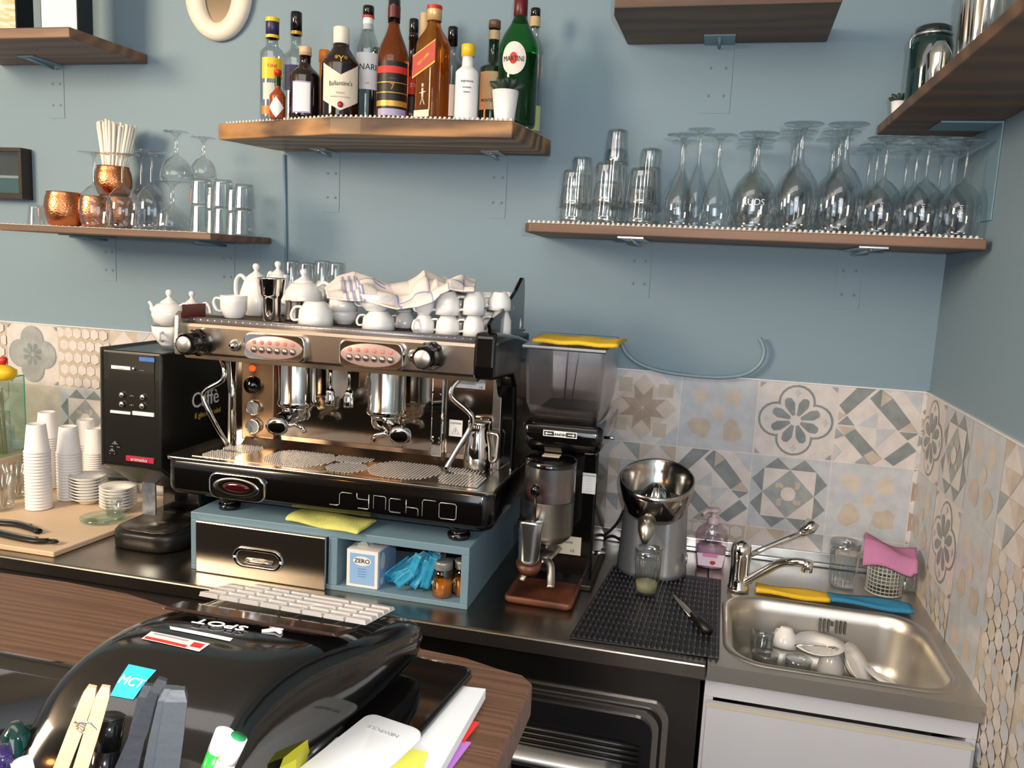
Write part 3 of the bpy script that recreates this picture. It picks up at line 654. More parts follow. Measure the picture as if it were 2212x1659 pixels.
# stroke lettering on the fascia
LT = {'S': [[(0, 0), (.35, 0), (.45, .12), (.45, .85), (.55, 1), (1, 1)]], 'Y': [[(0, 1), (0, .55), (.1, .45), (1, .45)], [(1, 1), (1, -.35), (.9, -.45), (.1, -.45)]], 'N': [[(0, 0), (0, 1), (.9, 1), (1, .9), (1, 0)]],
      'C': [[(1, 1), (.1, 1), (0, .9), (0, .1), (.1, 0), (1, 0)]], 'H': [[(0, 1.1), (0, 0)], [(0, .5), (.85, .5), (1, .4), (1, -.1)]], 'R': [[(0, -.15), (0, .85), (.1, 1), (1, 1)]], 'O': [[(.1, 0), (.9, 0), (1, .1), (1, .9), (.9, 1), (.1, 1), (0, .9), (0, .1), (.1, 0)]]}
g = G()
for ch, px0, px1, yb, yt in (('S', 712, 760, 1089, 1060), ('Y', 771, 797, 1087, 1065), ('N', 807, 833, 1098, 1070), ('C', 841, 865, 1105, 1076), ('H', 877, 903, 1108, 1082), ('R', 912, 941, 1110, 1079), ('O', 948, 985, 1119, 1085)):
    A = MX.on('y', 0, px0, yb); B_ = MX.on('y', 0, px1, yb+(px1-px0)*.09); T_ = MX.on('y', 0, px0, yt)
    for st in LT[ch]:
        g.tube([(A.x+(B_.x-A.x)*u, -.0008, A.z+(T_.z-A.z)*v) for u, v in st], .0011, 5)
g.build('lettering', mat('silver_lettering', 'B9B9B9', .3, .6), em)
# milk jug on the drip tray
def milk_jug(loc):
    t = thing('milk_jug', 'stainless milk jug standing on the right end of the drip tray', 'jug', loc, .1)
    G().lathe([(0, .001), (.032, .001), (.0345, .004), (.0345, .03), (.033, .055), (.0275, .085), (.0262, .095), (.0262, .108), (.0275, .114), (.0265, .1145), (.0252, .108), (.0252, .09)], 36).build('body', chrome, t)
    G().lathe([(.0262, .1), (.0262, .114), (.0, .1141)], 30).build('mouth_disc', steel_s, t)  # satin steel disc closing the jug mouth
    G().tube([(.026, -.004, .09), (.046, -.006, .088), (.049, -.006, .082), (.047, -.006, .03), (.042, -.006, .022), (.033, -.004, .02)], .005, 8, sx=1.8).build('handle', steel_s, t)
    return t
P = MX.on('z', .1290, 1030, 1012); milk_jug(MX.o+Vector((P.x, P.y+.005, .1292)))
# ================================================================ COFFEE GRINDER
gr = thing('coffee_grinder', 'tall black coffee grinder with smoky bean hopper beside the coffee machine', 'coffee grinder', (-.86, -.38, .9))
X, Y = -.86, -.38
def L(x, y, z): return (x-X, y-Y, z-.9)
G().box(L(-.935, -.37, .905), L(-.782, -.14, 1.245)).build('column', blackg, gr, bev=.006)
G().box(L(-.95, -.40, .9), L(-.775, -.12, .915)).build('foot_plate', darkb, gr, bev=.004)
G().loft([[L(x, y, z) for x, y in rrect(a, b, c, d, .015, 4)] for a, b, c, d, z in ((-.935, -.43, -.78, -.14, 1.235), (-.945, -.455, -.768, -.14, 1.255), (-.95, -.462, -.765, -.14, 1.30), (-.94, -.45, -.775, -.15, 1.308))]).build('hopper_collar', blackg, gr)
G().loft([[L(x, y, z) for x, y in rrect(a, b, c, d, .012, 3)] for a, b, c, d, z in ((-.930, -.44, -.785, -.20, 1.306), (-.945, -.46, -.775, -.18, 1.35), (-.952, -.468, -.770, -.17, 1.474))], cap=(True, False)).build('hopper', glass_s, gr)
G().loft([[L(x, y, z) for x, y in rrect(a, b, c, d, .012, 3)] for a, b, c, d, z in ((-.928, -.438, -.787, -.20, 1.308), (-.935, -.448, -.782, -.19, 1.323))]).build('bean_layer', mat('coffee_beans', '2E1712', .5, bump=1., bscale=120), gr)
G().box(L(-.958, -.474, 1.474), L(-.766, -.165, 1.483)).build('hopper_lid', glass_s, gr, bev=.003)
G().tube([L(-.90, -.2, 1.31), L(-.895, -.21, 1.47)], .002, 6).tube([L(-.86, -.35, 1.31), L(-.845, -.35, 1.47)], .0015, 6).build('hopper_seams', black, gr)
a = on('y', -.463, 1174, 928); b = on('y', -.463, 1246, 948)
lb_ = G().box(L(a.x, -.4645, b.z), L(b.x, -.4625, a.z)).build('name_plate', whitep, gr)
w_ = b.x-a.x
G().box(L(a.x+.002, -.4652, b.z+.002), L(a.x+w_*.32, -.4645, a.z-.002)).box(L(b.x-w_*.32, -.4652, b.z+.002), L(b.x-.002, -.4645, a.z-.002)).build('black_panels', ink, lb_)
lettering('ANFIM', .009, ink, lb_, L((a.x+b.x)/2, -.4652, a.z-.008)); lettering('MILANO - ITALY', .0035, ink, lb_, L((a.x+b.x)/2, -.4652, b.z+.005))
g = G()
for cx, s in ((a.x+w_*.16, 1), (b.x-w_*.16, -1)):
    z0 = (a.z+b.z)/2; g.add([L(cx-s*.008, -.4658, z0), L(cx-s*.003, -.4658, z0+.004), L(cx-s*.003, -.4658, z0-.004)], [(0, 1, 2)]).box(L(min(cx-s*.003, cx+s*.008), -.466, z0-.001), L(max(cx-s*.003, cx+s*.008), -.4656, z0+.001))
g.build('arrows', inkw, lb_)
G().tube([L(-.765, -.40, 1.275), L(-.745, -.41, 1.277)], .004, 8).build('side_screw', chrome, gr)
P = on('y', -.47, 1189, 1180)
dx, dy = -.882, -.435
def C_(prof, n=36, **k): return G().lathe([(r, z-.9) for r, z in prof], n, c=(dx-X, dy-Y), **k)
C_([(0, 1.03), (.045, 1.03), (.055, 1.04), (.058, 1.05), (.058, 1.125), (.06, 1.128)]).build('doser_body', steel_s, gr)
C_([(.0585, 1.127), (.0585, 1.212)]).build('doser_window', glass_s, gr)
C_([(0, 1.13), (.056, 1.13), (.056, 1.158), (0, 1.165)]).build('ground_coffee', terr, gr)
C_([(.061, 1.208), (.061, 1.218), (.052, 1.226), (0, 1.228)]).build('doser_lid', blackg, gr)
G().box(L(dx-.02, dy-.015, 1.228), L(dx+.02, dy+.015, 1.229)).build('lid_label', cream, gr)
G().box(L(dx-.02, dy+.03, 1.05), L(dx+.03, -.36, 1.2)).build('doser_neck', black, gr)
G().tube([L(dx-.015, dy-.055, 1.09), L(dx-.018, dy-.072, 1.09), L(dx-.018, dy-.074, 1.155)], .0035, 8).build('doser_lever', darkb, gr)
G().add([Vector(L(dx-.018, dy-.076, 1.163))+Vector(p) for p in _bead(0, 0, 0, .016)[0]], _bead(0, 0, 0, .016)[1], 0, True).build('lever_knob', blackg, gr, sub=1)
G().loft([[L(dx-.028+x, dy-.062+y, z) for x, y in rrect(-w, -.022, w, .022, .018, 4)] for w, z in ((.020, .988), (.024, 1.0), (.026, 1.06), (.030, 1.085), (.028, 1.09))]).build('dispensing_chute', alu, gr)
G().tube([L(dx-.028, dy-.06, .99), L(dx-.028, dy-.055, .97)], [.03, .026], 20).build('coffee_outlet', terr, gr)
fk = G().tube(smooth([L(-.925, -.50, .945), L(-.915, -.485, .965), L(-.885, -.46, .985), L(-.865, -.47, .98), L(-.858, -.49, .955), L(-.855, -.505, .94)]), .006, 8, sx=1.6); fk.tube([L(-.885, -.46, .985), L(-.87, -.38, .99)], .009, 8, sx=2.)
fk.build('portafilter_fork', steel_s, gr)
G().box(L(-.895, -.372, .975), L(-.81, -.3705, 1.02)).build('rating_plate', cream, gr)
lettering('V: 220-230/50', .007, ink, gr, L(-.85, -.373, 1.005)); lettering('CE', .009, ink, gr, L(-.83, -.373, .985))
a = on('y', -.372, 1252, 1020)
st_ = G().box(L(a.x+.008, -.372, a.z-.05), L(a.x+.04, -.3705, a.z)).build('warning_sticker', paper, gr)
lettering('ATTENZIONE', .005, ink, st_, L(a.x+.024, -.3725, a.z-.006))
for k in range(6): lettering('............', .0055, inkg, st_, L(a.x+.024, -.3725, a.z-.012-.006*k), name='small_print')
tr_ = G().loft([[L(x, y, z) for x, y in rrect(-.955+k, -.535+k, -.80-k, -.355-k, .01, 3)] for k, z in ((.006, .9012), (0, .908), (0, .918), (.006, .919), (.009, .914))]).build('grounds_tray', terr, gr)
G().tube([L(-.79, -.3, .96), L(-.76, -.30, .965)], .006, 8).build('side_switch', chrome, gr)
a = on('y', -.43, 1157, 738); b = on('y', -.43, 1336, 748)
tag(G().grid(lambda u, v: ((u-.5)*.19, (v-.5)*.17, .004*sin(v*pi)+.0012*sin(u*14)), 20, 8).build('folded_cloth', cloth_y, None, (-.838, -.385, 1.492), (0, 0, -.02), solid=.007), 'bright yellow folded cloth lying on the coffee grinder hopper', 'cloth')
# ================================================================ GINSENG COFFEE DISPENSER
gm = thing('coffee_dispenser', 'slim black drinks dispenser with front buttons left of the coffee machine', 'coffee machine', (-1.93, -.4, .9))
X, Y = -1.93, -.4
prof = [(-.52, 1.108), (-.515, 1.40), (-.11, 1.40), (-.11, 1.06), (-.40, 1.03), (-.42, 1.035)]
def xprism(g, x0, x1, pr, mi=0):
    n = len(pr); return g.add([L(x0, y, z) for y, z in pr]+[L(x1, y, z) for y, z in pr], [tuple(range(n-1, -1, -1)), tuple(range(n, 2*n))]+[(i, (i+1) % n, n+(i+1) % n, n+i) for i in range(n)], mi)
xprism(G(), -2.018, -1.848, prof).build('housing', mat('satin_black', '1A1917', .3, coat=.2), gm, bev=.006)
xprism(G(), -2.021, -2.0185, [(-.523, 1.105), (-.517, 1.405), (-.2, 1.405), (-.2, 1.1)]).build('side_trim', mat('olive_grey', '55584E', .4), gm)
G().box(L(-1.965, -.36, .94), L(-1.85, -.12, 1.06)).build('column', blackg, gm, bev=.004)
G().box(L(-1.975, -.43, .955), L(-1.935, -.425, 1.045)).build('splash_plate', mat('pale_plate', 'AEB8C4', .25, .7, var=.3, vscale=60), gm)
G().loft([[L(x, y, z) for x, y in rrect(-1.995+k, -.55+k, -1.80-k, -.2, .06, 6)] for k, z in ((.006, .9012), (0, .905), (0, .94), (.004, .946))]).build('drip_base', black, gm)
G().loft([[L(x, y, z) for x, y in rrect(-1.98, -.535, -1.82, -.38, .045, 6)] for z in (.9465, .949)]).build('drip_grille', mat('grille_grey', '5C564E', .3, .7, var=.5, vscale=60), gm)
def fp(x, y): d = on('y', -.5225, x, y); return d
def fbox(name, x0, y0, x1, y1, m, par=gm, dz=0):
    a, b = fp(x0, y0), fp(x1, y1); yy = -.5225-dz+(a.z-1.108)*.017
    return G().box(L(a.x, yy, b.z), L(b.x, -.51, a.z)).build(name, m, par)
fr = fbox('front_panel', 231, 762, 333, 1003, mat('dark_panel', '23211E', .25, coat=.3))
def ft(s, x, y, sz, m, name='lettering', sx=1.):
    p = fp(x, y); return lettering(s, sz, m, fr, L(p.x, -.526+(p.z-1.108)*.017, p.z), name=name, sx=sx)
for nm, a4, m in (('caption_strip', (238, 789, 279, 800), paper), ('caption_strip', (237, 886, 280, 896), paper), ('caption_strip', (285, 888, 331, 901), paper), ('brand_strip', (272, 984, 332, 1002), mat('crimson_print', 'B8274A', .4)), ('badge_strip', (298, 771, 331, 783), inkb)):
    fbox(nm, *a4, m, par=fr, dz=.001)
ft('aromatica', 302, 993, .012, inkw); ft('------------', 258, 795, .006, ink, 'small_print'); ft('- - -', 306, 800, .007, inkw, 'small_print')
for x, y, r in ((287, 797, .0045), (262, 853, .0068), (307, 858, .0068), (262, 873, .0068), (306, 877, .0068)):
    p = fp(x, y); gb = G(); gb.T = Matrix.Translation(Vector(L(p.x, -.523+(p.z-1.108)*.017, p.z))) @ Matrix.Rotation(pi/2, 4, 'X'); gb.lathe([(r, 0), (r, .003), (r*.8, .0045), (0, .005)], 16); gb.build('button', alu, fr)
for y in (855, 875): ft('- > -', 285, y, .007, inkw, 'arrow_marks')
ft('.:*:.', 250, 960, .022, inkg, 'dot_motif'); ft(':*:', 244, 975, .02, inkg, 'dot_motif')
sx_ = -1.847
lettering('Caffè', .058, inkw, gm, L(sx_, -.335, 1.262), (pi/2, 0, pi/2)); lettering('il ginseng ninì', .022, mat('gold_text', 'B89448', .5), gm, L(sx_, -.325, 1.222), (pi/2, 0, pi/2))
# ================================================================ JUICER, MAT, GLASS, KNIFE, SOAP
tag(G().prism([(-.783, -.662), (-.482, -.650), (-.474, -.215), (-.745, -.215)], .9012, .9045).build('ribbed_mat', mat('black_rubber_mat', '1B1A1C', .42, bump=.4, bscale=120)), 'black ribbed rubber drip mat on the worktop under the juicer', 'mat')
MAT = bpy.data.objects['ribbed_mat']
g = G()
for i in range(27):
    x0 = -.776+i*.0111; xt = -.74+i*.0099
    for k in range(14):
        ya, yb_ = -.655+k*.0305, -.655+k*.0305+.024
        fa, fb = (ya+.66)/.44, (yb_+.66)/.44
        xa, xb = x0+(xt-x0)*fa, x0+(xt-x0)*fb
        if xa > -.482: continue
        g.add([(xa-.003, ya, .9045), (xa+.003, ya, .9045), (xb+.003, yb_, .9045), (xb-.003, yb_, .9045), (xa-.0015, ya+.001, .9085), (xa+.0015, ya+.001, .9085), (xb+.0015, yb_-.001, .9085), (xb-.0015, yb_-.001, .9085)], [(4, 5, 6, 7), (0, 1, 5, 4), (1, 2, 6, 5), (2, 3, 7, 6), (3, 0, 4, 7)])
g.build('ribs', mat('black_rubber_mat2', '26252A', .35), MAT)
ZM = .909
P = on('y', -.25, 1420, 1033); jx, jy, rz_ = P.x, -.25, P.z
ju = thing('citrus_juicer', 'grey electric citrus juicer with polished steel bowl and spout', 'juicer', (jx, jy, ZM))
def ring(cx, cy, a, b, z, n=32, fl=0.):
    out = []
    for i in range(n):
        t = 2*pi*i/n; x, y = a*cos(t), b*sin(t)
        if fl and y < 0: y *= (1-fl*max(0, 1-(x/(a*.42))**2))
        out.append((cx+x, cy+y, z))
    return out
bz = rz_-ZM
G().loft([ring(0, .035, .088, .085, 0, fl=.25), ring(0, .035, .087, .083, .01, fl=.25), ring(0, .035, .082, .075, .09, fl=.3), ring(0, .035, .078, .068, bz-.07, fl=.3), ring(0, .03, .07, .06, bz-.05, fl=.2)]).build('body', alu_m, ju)
b_ = G().lathe([(0, bz-.108), (.03, bz-.105), (.05, bz-.098), (.068, bz-.082), (.082, bz-.055), (.090, bz-.02), (.091, bz), (.089, bz+.002), (.087, bz), (.085, bz-.02), (.075, bz-.052), (.055, bz-.07), (.02, bz-.074), (0, bz-.074)], 48)
for v in b_.v:
    if v.z > bz-.07: v.z += v.y*.30*(v.z-bz+.07)/.07
    elif v.z < bz-.07: v.z -= .006
b_ = b_.build('bowl', mat('polished_steel', 'AFA9A2', .15, 1), ju)
G().lathe([(.04, bz-.072), (.036, bz-.05), (.028, bz-.03), (.012, bz-.014), (0, bz-.01)], 40, rib=.09, nr=10).build('reamer', chrome, b_)
G().lathe([(.05, bz-.0705), (.068, bz-.058), (.0705, bz-.055)], 30).build('pulp', mat('citrus_pulp', 'A89440', .5, bump=1, bscale=180), b_)
G().tube([(-.012, -.055, bz-.095), (-.014, -.075, bz-.115), (-.014, -.083, bz-.13), (-.014, -.084, bz-.142)], [.024, .019, .012, .006], 16).build('spout', steel_s, b_)
G().tube([(.083, .0, .05), (.088, .0, .05)], .012, 12).build('side_button', alu_m, ju)
for x, y in ((-.06, .0), (.06, .0), (.06, .09), (-.06, .09)): G().lathe([(0, -.0), (.01, -.0), (.01, .004), (0, .004)], 12, c=(x, y)).build('foot', blackm, ju)
def ribbed_tumbler(P, r, h, lab, nr=18, group=None, liquid=None, inv=False, name='glass_tumbler', tap=.82, rib=.035, m=None, cat='glass'):
    t = thing(name, lab, cat, P, 0, group)
    pr = [(0, .004), (r*tap*.96, .004), (r*tap, .008), (r*(tap+.04), h*.3), (r*(tap+.1), h*.6), (r*.965, h*.8)]
    top = [(r*.965, h*.8), (r, h*.86), (r, h), (r*.97, h), (r*.93, h*.85)]
    b = [(0, 0), (r*tap*.9, 0), (r*tap*.97, .004)]
    if inv: pr, top, b = [[(q, h-z) for q, z in k] for k in (pr, top, b)]
    g = G().lathe(pr, nr*4, rib=rib, nr=nr).lathe(top, 32).lathe(b, 24)
    g.build('tumbler_wall', m or glass_f, t)
    if liquid: G().lathe([(0, .006), (r*tap*.92, .006), (r*tap*.95, liquid), (0, liquid)], 24).build('juice', mat('pale_juice', 'C9C49A', .15, 0, .5, 1.3), t)
    return t
P = on('z', ZM, 1395, 1280); ribbed_tumbler((P.x, P.y, ZM+.001), .0315, .108, 'ribbed glass tumbler with a little juice standing under the juicer spout', liquid=.026)
kn = thing('knife', 'small steel-bladed knife with black handle lying on the black mat', 'knife', tuple(on('z', ZM, 1490, 1325)), 0)
A, B_, C2 = [on('z', ZM+.002, *q)-Vector(kn.location) for q in ((1455, 1283), (1497, 1330), (1530, 1368))]
G().tube([A, A+(B_-A)*.5, B_], [.002, .008, .009], 8, sx=1.).build('blade', steel_s, kn)
kn.children[0].scale = (1, 1, .25)
G().tube([B_+Vector((0, 0, .004)), (B_+C2)/2+Vector((0, 0, .005)), C2+Vector((0, 0, .004))], [.008, .0105, .010], 10).build('handle', black, kn)
sp_ = thing('soap_dispenser', 'clear pump bottle of pink hand soap behind the tap', 'soap dispenser', (-.503, -.125, .9), 0)
def ell_loft(g, spec, n=28): return g.loft([[(a*cos(2*pi*i/n), b*sin(2*pi*i/n), z) for i in range(n)] for a, b, z in spec])
ell_loft(G(), [(.034, .02, .0), (.036, .023, .006), (.040, .025, .06), (.041, .025, .09), (.036, .023, .105), (.018, .016, .118), (.013, .013, .122)]).build('bottle', thin_glass('soap_bottle', 'F6F0F4', .5, .12), sp_)
ell_loft(G(), [(.032, .018, .003), (.034, .021, .01), (.0375, .023, .055), (.038, .023, .058)]).build('pink_soap', mat('pink_soap', 'E0BCD2', .2, 0, .3, 1.3), sp_)
G().lathe([(.014, .118), (.014, .134), (.006, .136), (.006, .15), (.016, .152), (.016, .158), (0, .16)], 16).tube([(0, 0, .155), (-.02, -.02, .155), (-.028, -.028, .148)], .005, 8).build('pump', mat('pump_pink', 'CDB4BA', .35), sp_)
G().add([(-.03, -.0262, .012), (.03, -.0262, .012), (.035, -.0272, .045), (-.035, -.0272, .045)], [(0, 1, 2, 3)]).build('label_patch', mat('pale_pink_label', 'EBD4E2', .5), sp_)
G().add([(-.02, -.0275, .036), (.016, -.0275, .036), (.018, -.0278, .046), (-.022, -.0278, .046)], [(0, 1, 2, 3)]).build('pink_band', mat('hot_pink', 'DC8CB8', .5), sp_)
G().add([(.006+.008*cos(i), -.0276, .022+.006*sin(i)) for i in range(6)], [tuple(range(6))]).build('flower_mark', inkr, sp_)
lettering('Cien', .018, ink, sp_, (-.002, -.0272, .078))
# ================================================================ TAP
tp = thing('mixer_tap', 'chrome single-lever mixer tap at the back left corner of the sink', 'tap', (-.435, -.262, .9035), 0)
to = Vector(tp.location)
G().lathe([(0, 0), (.026, 0), (.026, .006), (.0235, .01), (.0225, .05), (.024, .075), (.0245, .098), (.022, .112), (.014, .122), (0, .126)], 32).build('tap_body', chrome, tp)
def tpp(yl, x, y): return on('y', yl, x, y)-to
l0 = [tpp(-.25, 1612, 1203), tpp(-.235, 1655, 1182), tpp(-.22, 1700, 1163), tpp(-.21, 1730, 1150)]
G().tube(l0, [.0065, .0062, .007, .009], 10, sx=1.3).tube([tpp(-.21, 1728, 1152), tpp(-.205, 1748, 1140), tpp(-.2, 1757, 1128)], [.010, .016, .016], 12, sx=1.2).build('lever', chrome, tp)
s0 = smooth([tpp(-.27, 1600, 1262), tpp(-.28, 1640, 1240), tpp(-.30, 1685, 1217), tpp(-.32, 1715, 1214), tpp(-.325, 1742, 1217)])
G().tube(s0, .0105, 12).build('swivel_spout', chrome, tp)
e = tpp(-.325, 1744, 1222); G().tube([e+Vector((0, 0, .012)), e-Vector((0, 0, .014))], .0125, 16).build('aerator', chrome, tp)
# ================================================================ SINK SURROUND
P = foot(1816, 1276, .9, .03); ribbed_tumbler((P.x, P.y, .9005), .036, .118, 'large ribbed glass tumbler standing behind the sink', nr=24)
tag(G().grid(lambda u, v: (u*.168, v*.046, .002*sin(u*7+v*3)), 20, 5).build('folded_cloth', cloth_y, None, (-.394, -.277, .91), (0, 0, -.03), solid=.009), 'mustard yellow folded cloth on the rim behind the sink', 'cloth')
tag(G().grid(lambda u, v: (u*.18, v*.05-.01*u, .003*sin(u*6+v*4)+.002), 20, 5).build('folded_cloth', cloth_b, None, (-.225, -.279, .91), (0, 0, .02), solid=.008), 'blue folded cloth on the rim behind the sink', 'cloth')
P = foot(1906, 1290, .9, .038); bk = thing('mesh_basket', 'round pale wire-mesh basket with a pink cloth over it', 'basket', (P.x, P.y, .9015))
g = G(); R = .04
for i in range(26):
    a = 2*pi*i/26; g.tube([(R*cos(a), R*sin(a), 0), (R*1.02*cos(a), R*1.02*sin(a), .098)], .0014, 5)
for k in range(11): g.tube([(R*cos(2*pi*i/28)*1.01, R*sin(2*pi*i/28)*1.01, .0015+k*.0096) for i in range(28)], .0015 if k not in (0, 10) else .0028, 5, closed=True)
g.build('mesh_wall', mat('pale_mesh', 'AEB0A6', .4), bk)
G().lathe([(0, .001), (R, .001)], 24).build('base', mat('dark_mesh_base', '50524E', .5), bk)
bo = Vector(bk.location)
tag(G().grid(lambda u, v: (-.055+.12*u, -.055+.085*v, .104+.008*sin(u*5+v*2)-(.03*max(0, .25-v)*4 if u < .93 else .02*max(0, .25-v)*4)+.018*(1-u)*(v > .3)), 20, 12).build('folded_cloth', cloth_p, None, tuple(bo), (0, 0, -.15), solid=.011), 'pink folded cloth draped over the mesh basket', 'cloth')
P = on('z', .9, 1965, 1285)
t = thing('glass_jar', 'small clear glass jar in the corner behind the mesh basket', 'jar', (-.028, -.11, .901)); G().lathe([(0, .002), (.022, .002), (.024, .006), (.024, .06), (.021, .066), (.021, .074)], 24).build('glass_body', glass_f, t)
# dishes in the sink
ZB = .757
def saucer(P, r, lab, rot, group=None, name='saucer'):
    t = thing(name, lab, name, P, 0, group, rot); G().lathe([(0, .004), (r*.5, .004), (r*.62, .007), (r, .018), (r*1.0, .020), (r*.6, .0095), (r*.5, .002), (r*.48, 0), (0, 0)], 40).build('dish', white, t); return t
def cup(P, r, h, lab, rz=0, up=True, group=None, name='espresso_cup', rot=None, hs=1., belly=.86, base=.52, m=None):
    t = thing(name, lab, 'cup', P, rz, group, rot)
    out = [(0, .002), (r*base*.9, .0), (r*base, .003), (r*(base+.06), .006), (r*belly, h*.38), (r*.97, h*.72), (r, h), (r*.965, h), (r*.93, h*.72), (r*(belly-.05), h*.38), (r*(base-.02), .01), (0, .009)]
    if not up: out = [(q, h-z) for q, z in out]
    G().lathe(out, 36).build('bowl', m or white, t)
    z0, z1 = h*.8, h*.3
    if not up: z0, z1 = h-z0, h-z1
    k = hs*h*.42
    pts = smooth([(r*.95, 0, z0), (r*.95+k*.75, 0, z0+(.04*h if up else -.04*h)), (r*.95+k, 0, (z0+z1)/2+(.06*h if up else -.06*h)), (r*.95+k*.6, 0, z1), (r*(belly-.06), 0, z1-(.03*h if up else -.03*h))])
    G().tube(pts, h*.062, 8, sx=1.5).build('handle', m or white, t)
    return t
def sk(x, y, z): return on('z', z, x, y)
saucer(tuple(sk(1925, 1458, .765)), .068, 'largest white plate leaning in the right of the sink', (.22, .08, 0), name='plate')
saucer(tuple(sk(1768, 1406, .822)), .056, 'white saucer lying level on the cups in the sink with a spoon on it', (.06, -.05, 0))
saucer(tuple(sk(1838, 1440, .79)), .05, 'white saucer standing steeply beside the right cup in the sink', (.3, .85, 0))
cup(tuple(sk(1793, 1452, .752)), .031, .052, 'white espresso cup upside down below the saucers in the sink', 2., False)
cup(tuple(sk(1694, 1398, .822)), .027, .045, 'white espresso cup tipped between the glasses in the sink', 2., False, rot=(.15, .2, 2))
cup(tuple(sk(1752, 1432, .752)), .030, .046, 'white cup half hidden under the saucer stack in the sink', 1., False)
for x, y, r_, lab in ((1652, 1364, (-.3, .12, 0), 'clear glass leaning at the back left of the sink'), (1654, 1412, (-.08, .0, 0), 'clear glass standing in the sink at the front left'), (1722, 1424, (-.05, .05, 0), 'clear glass standing at the front middle of the sink')):
    P = sk(x, y, .835); t = thing('drinking_glass', lab, 'glass', (P.x, P.y, .752), 0, None, r_)
    if r_[0] < -.2: t.location = (P.x-.01, P.y-.022, .757)
    G().lathe([(0, .003), (.022, .0), (.0235, .004), (.0275, .07), (.029, .083), (.028, .0835), (.0265, .07), (.022, .008), (0, .007)], 28).build('glass_wall', glass_f, t)
sn = thing('teaspoon', 'steel teaspoon lying across the level saucer in the sink', 'spoon', tuple(sk(1765, 1398, .838)), .1)
G().tube([(-.05, 0, .0), (0, 0, .003), (.02, 0, .002)], [.003, .002, .0025], 8).build('handle', chrome, sn); G().add(*[[(x*.016+.034, y*.010, -z*.002) if 0 else (.034+.016*x, .010*y, .002+.003*z) for x, y, z in _bead(0, 0, 0, 1)[0]], _bead(0, 0, 0, 1)[1]], 0, True).build('spoon_bowl', chrome, sn, sub=1)
# cables behind the grinder and juicer
tag(G().tube(smooth([(-.80, -.12, .93), (-.76, -.05, .96), (-.74, -.03, 1.0), (-.72, -.06, .99), (-.70, -.12, .93), (-.66, -.12, .912)]), .004, 8).tube(smooth([(-.80, -.09, .915), (-.77, -.06, .93), (-.74, -.05, .915), (-.70, -.09, .912)]), .004, 8).build('power_cable', black), 'black power cables coiled behind the grinder and juicer', 'cable')
# ================================================================ WALL-MOUNTED BITS
a, b = on('y', 0, 1168, 716), on('y', 0, 1336, 722); c = on('y', 0, 1335, 790)
tag(G().box((a.x, -.022, 1.392), (-.792, -.0005, a.z)).box((a.x+.004, -.026, 1.396), (-.796, -.02, a.z-.004)).build('junction_box', paint_b, bev=.003), 'wide box painted wall blue, mounted above the tiles behind the grinder', 'junction box')
pts = [tuple(on('y', -.02, *q)) for q in ((1342, 738), (1352, 762), (1380, 785), (1425, 801), (1490, 811), (1560, 815), (1610, 808), (1640, 788), (1651, 762), (1647, 742), (1640, 730))]
tag(G().tube(smooth(pts), .0052, 8).build('hose', mat('hose_blue_grey', '7E97A2', .4)), 'painted flexible hose hanging in a loop above the tiles', 'hose')
tag(G().tube([tuple(on('y', -.004, 614, 334)), tuple(on('y', -.004, 616, 450)), tuple(on('y', -.004, 619, 600))], .0045, 8).build('cable_conduit', paint_b), 'thin painted cable running down the wall below the bottle shelf', 'cable')
P = on('y', 0, 478, -12)
mr = thing('oval_mirror', 'white oval framed mirror at the top edge above the left shelf', 'mirror', (P.x, 0, P.z))
R = (on('y', 0, 550, 0)-on('y', 0, 408, 0)).x/2; Rz = P.z-on('y', 0, 478, 92).z
def ov(kx, kz, y, n=48): return [(kx*cos(2*pi*i/n), y, kz*sin(2*pi*i/n)) for i in range(n)]
iw, ih = R*.44, P.z-on('y', 0, 478, 52).z
G().loft([ov(R*.97, Rz*.97, -.001), ov(R, Rz, -.012), ov(R*.95, Rz*.96, -.026), ov(R*.75, Rz*.86, -.034), ov(iw*1.12, ih*1.06, -.028), ov(iw, ih, -.010)], cap=(True, False)).build('frame', mat('cream_white_frame', 'E6DDCB', .4), mr)
G().loft([ov(iw, ih, -.0105), ov(iw*.5, ih*.5, -.0105)], cap=(False, True)).build('mirror_glass', mat('mirror', '857A70', .05, 1), mr)
a = on('y', -.045, 0, 318); b = on('y', -.045, 48, 430); b2 = on('y', 0, 72, 432)
pf_ = thing('picture_frame', 'deep dark shadow-box picture frame at the left edge of the wall', 'picture frame', (b.x, 0, b.z))
W_ = .20; H_ = a.z-b.z
G().box((-W_, -.045, 0), (0, -.0005, .018)).box((-W_, -.045, H_-.012), (0, -.0005, H_)).box((-.012, -.045, .018), (0, -.0005, H_-.012)).box((-W_, -.045, .018), (-W_+.012, -.0005, H_-.012)).build('frame', mat('dark_frame', '2A2018', .4), pf_, bev=.001)
G().box((-W_+.012, -.006, .018), (-.012, -.001, H_-.012)).build('backing', mat('brown_backing', '5A5240', .6, var=.3, vscale=12), pf_)
G().box((-W_+.012, -.009, .02), (-.013, -.006, H_*.42)).build('teal_card', mat('teal_card', '4F7F7C', .6), pf_); G().box((-W_+.012, -.012, H_*.42), (-.013, -.006, H_*.42+.008)).build('white_edge', paper, pf_)
G().box((-W_+.012, -.040, .018), (-.012, -.0395, H_-.012)).build('glass_pane', glass_c, pf_)
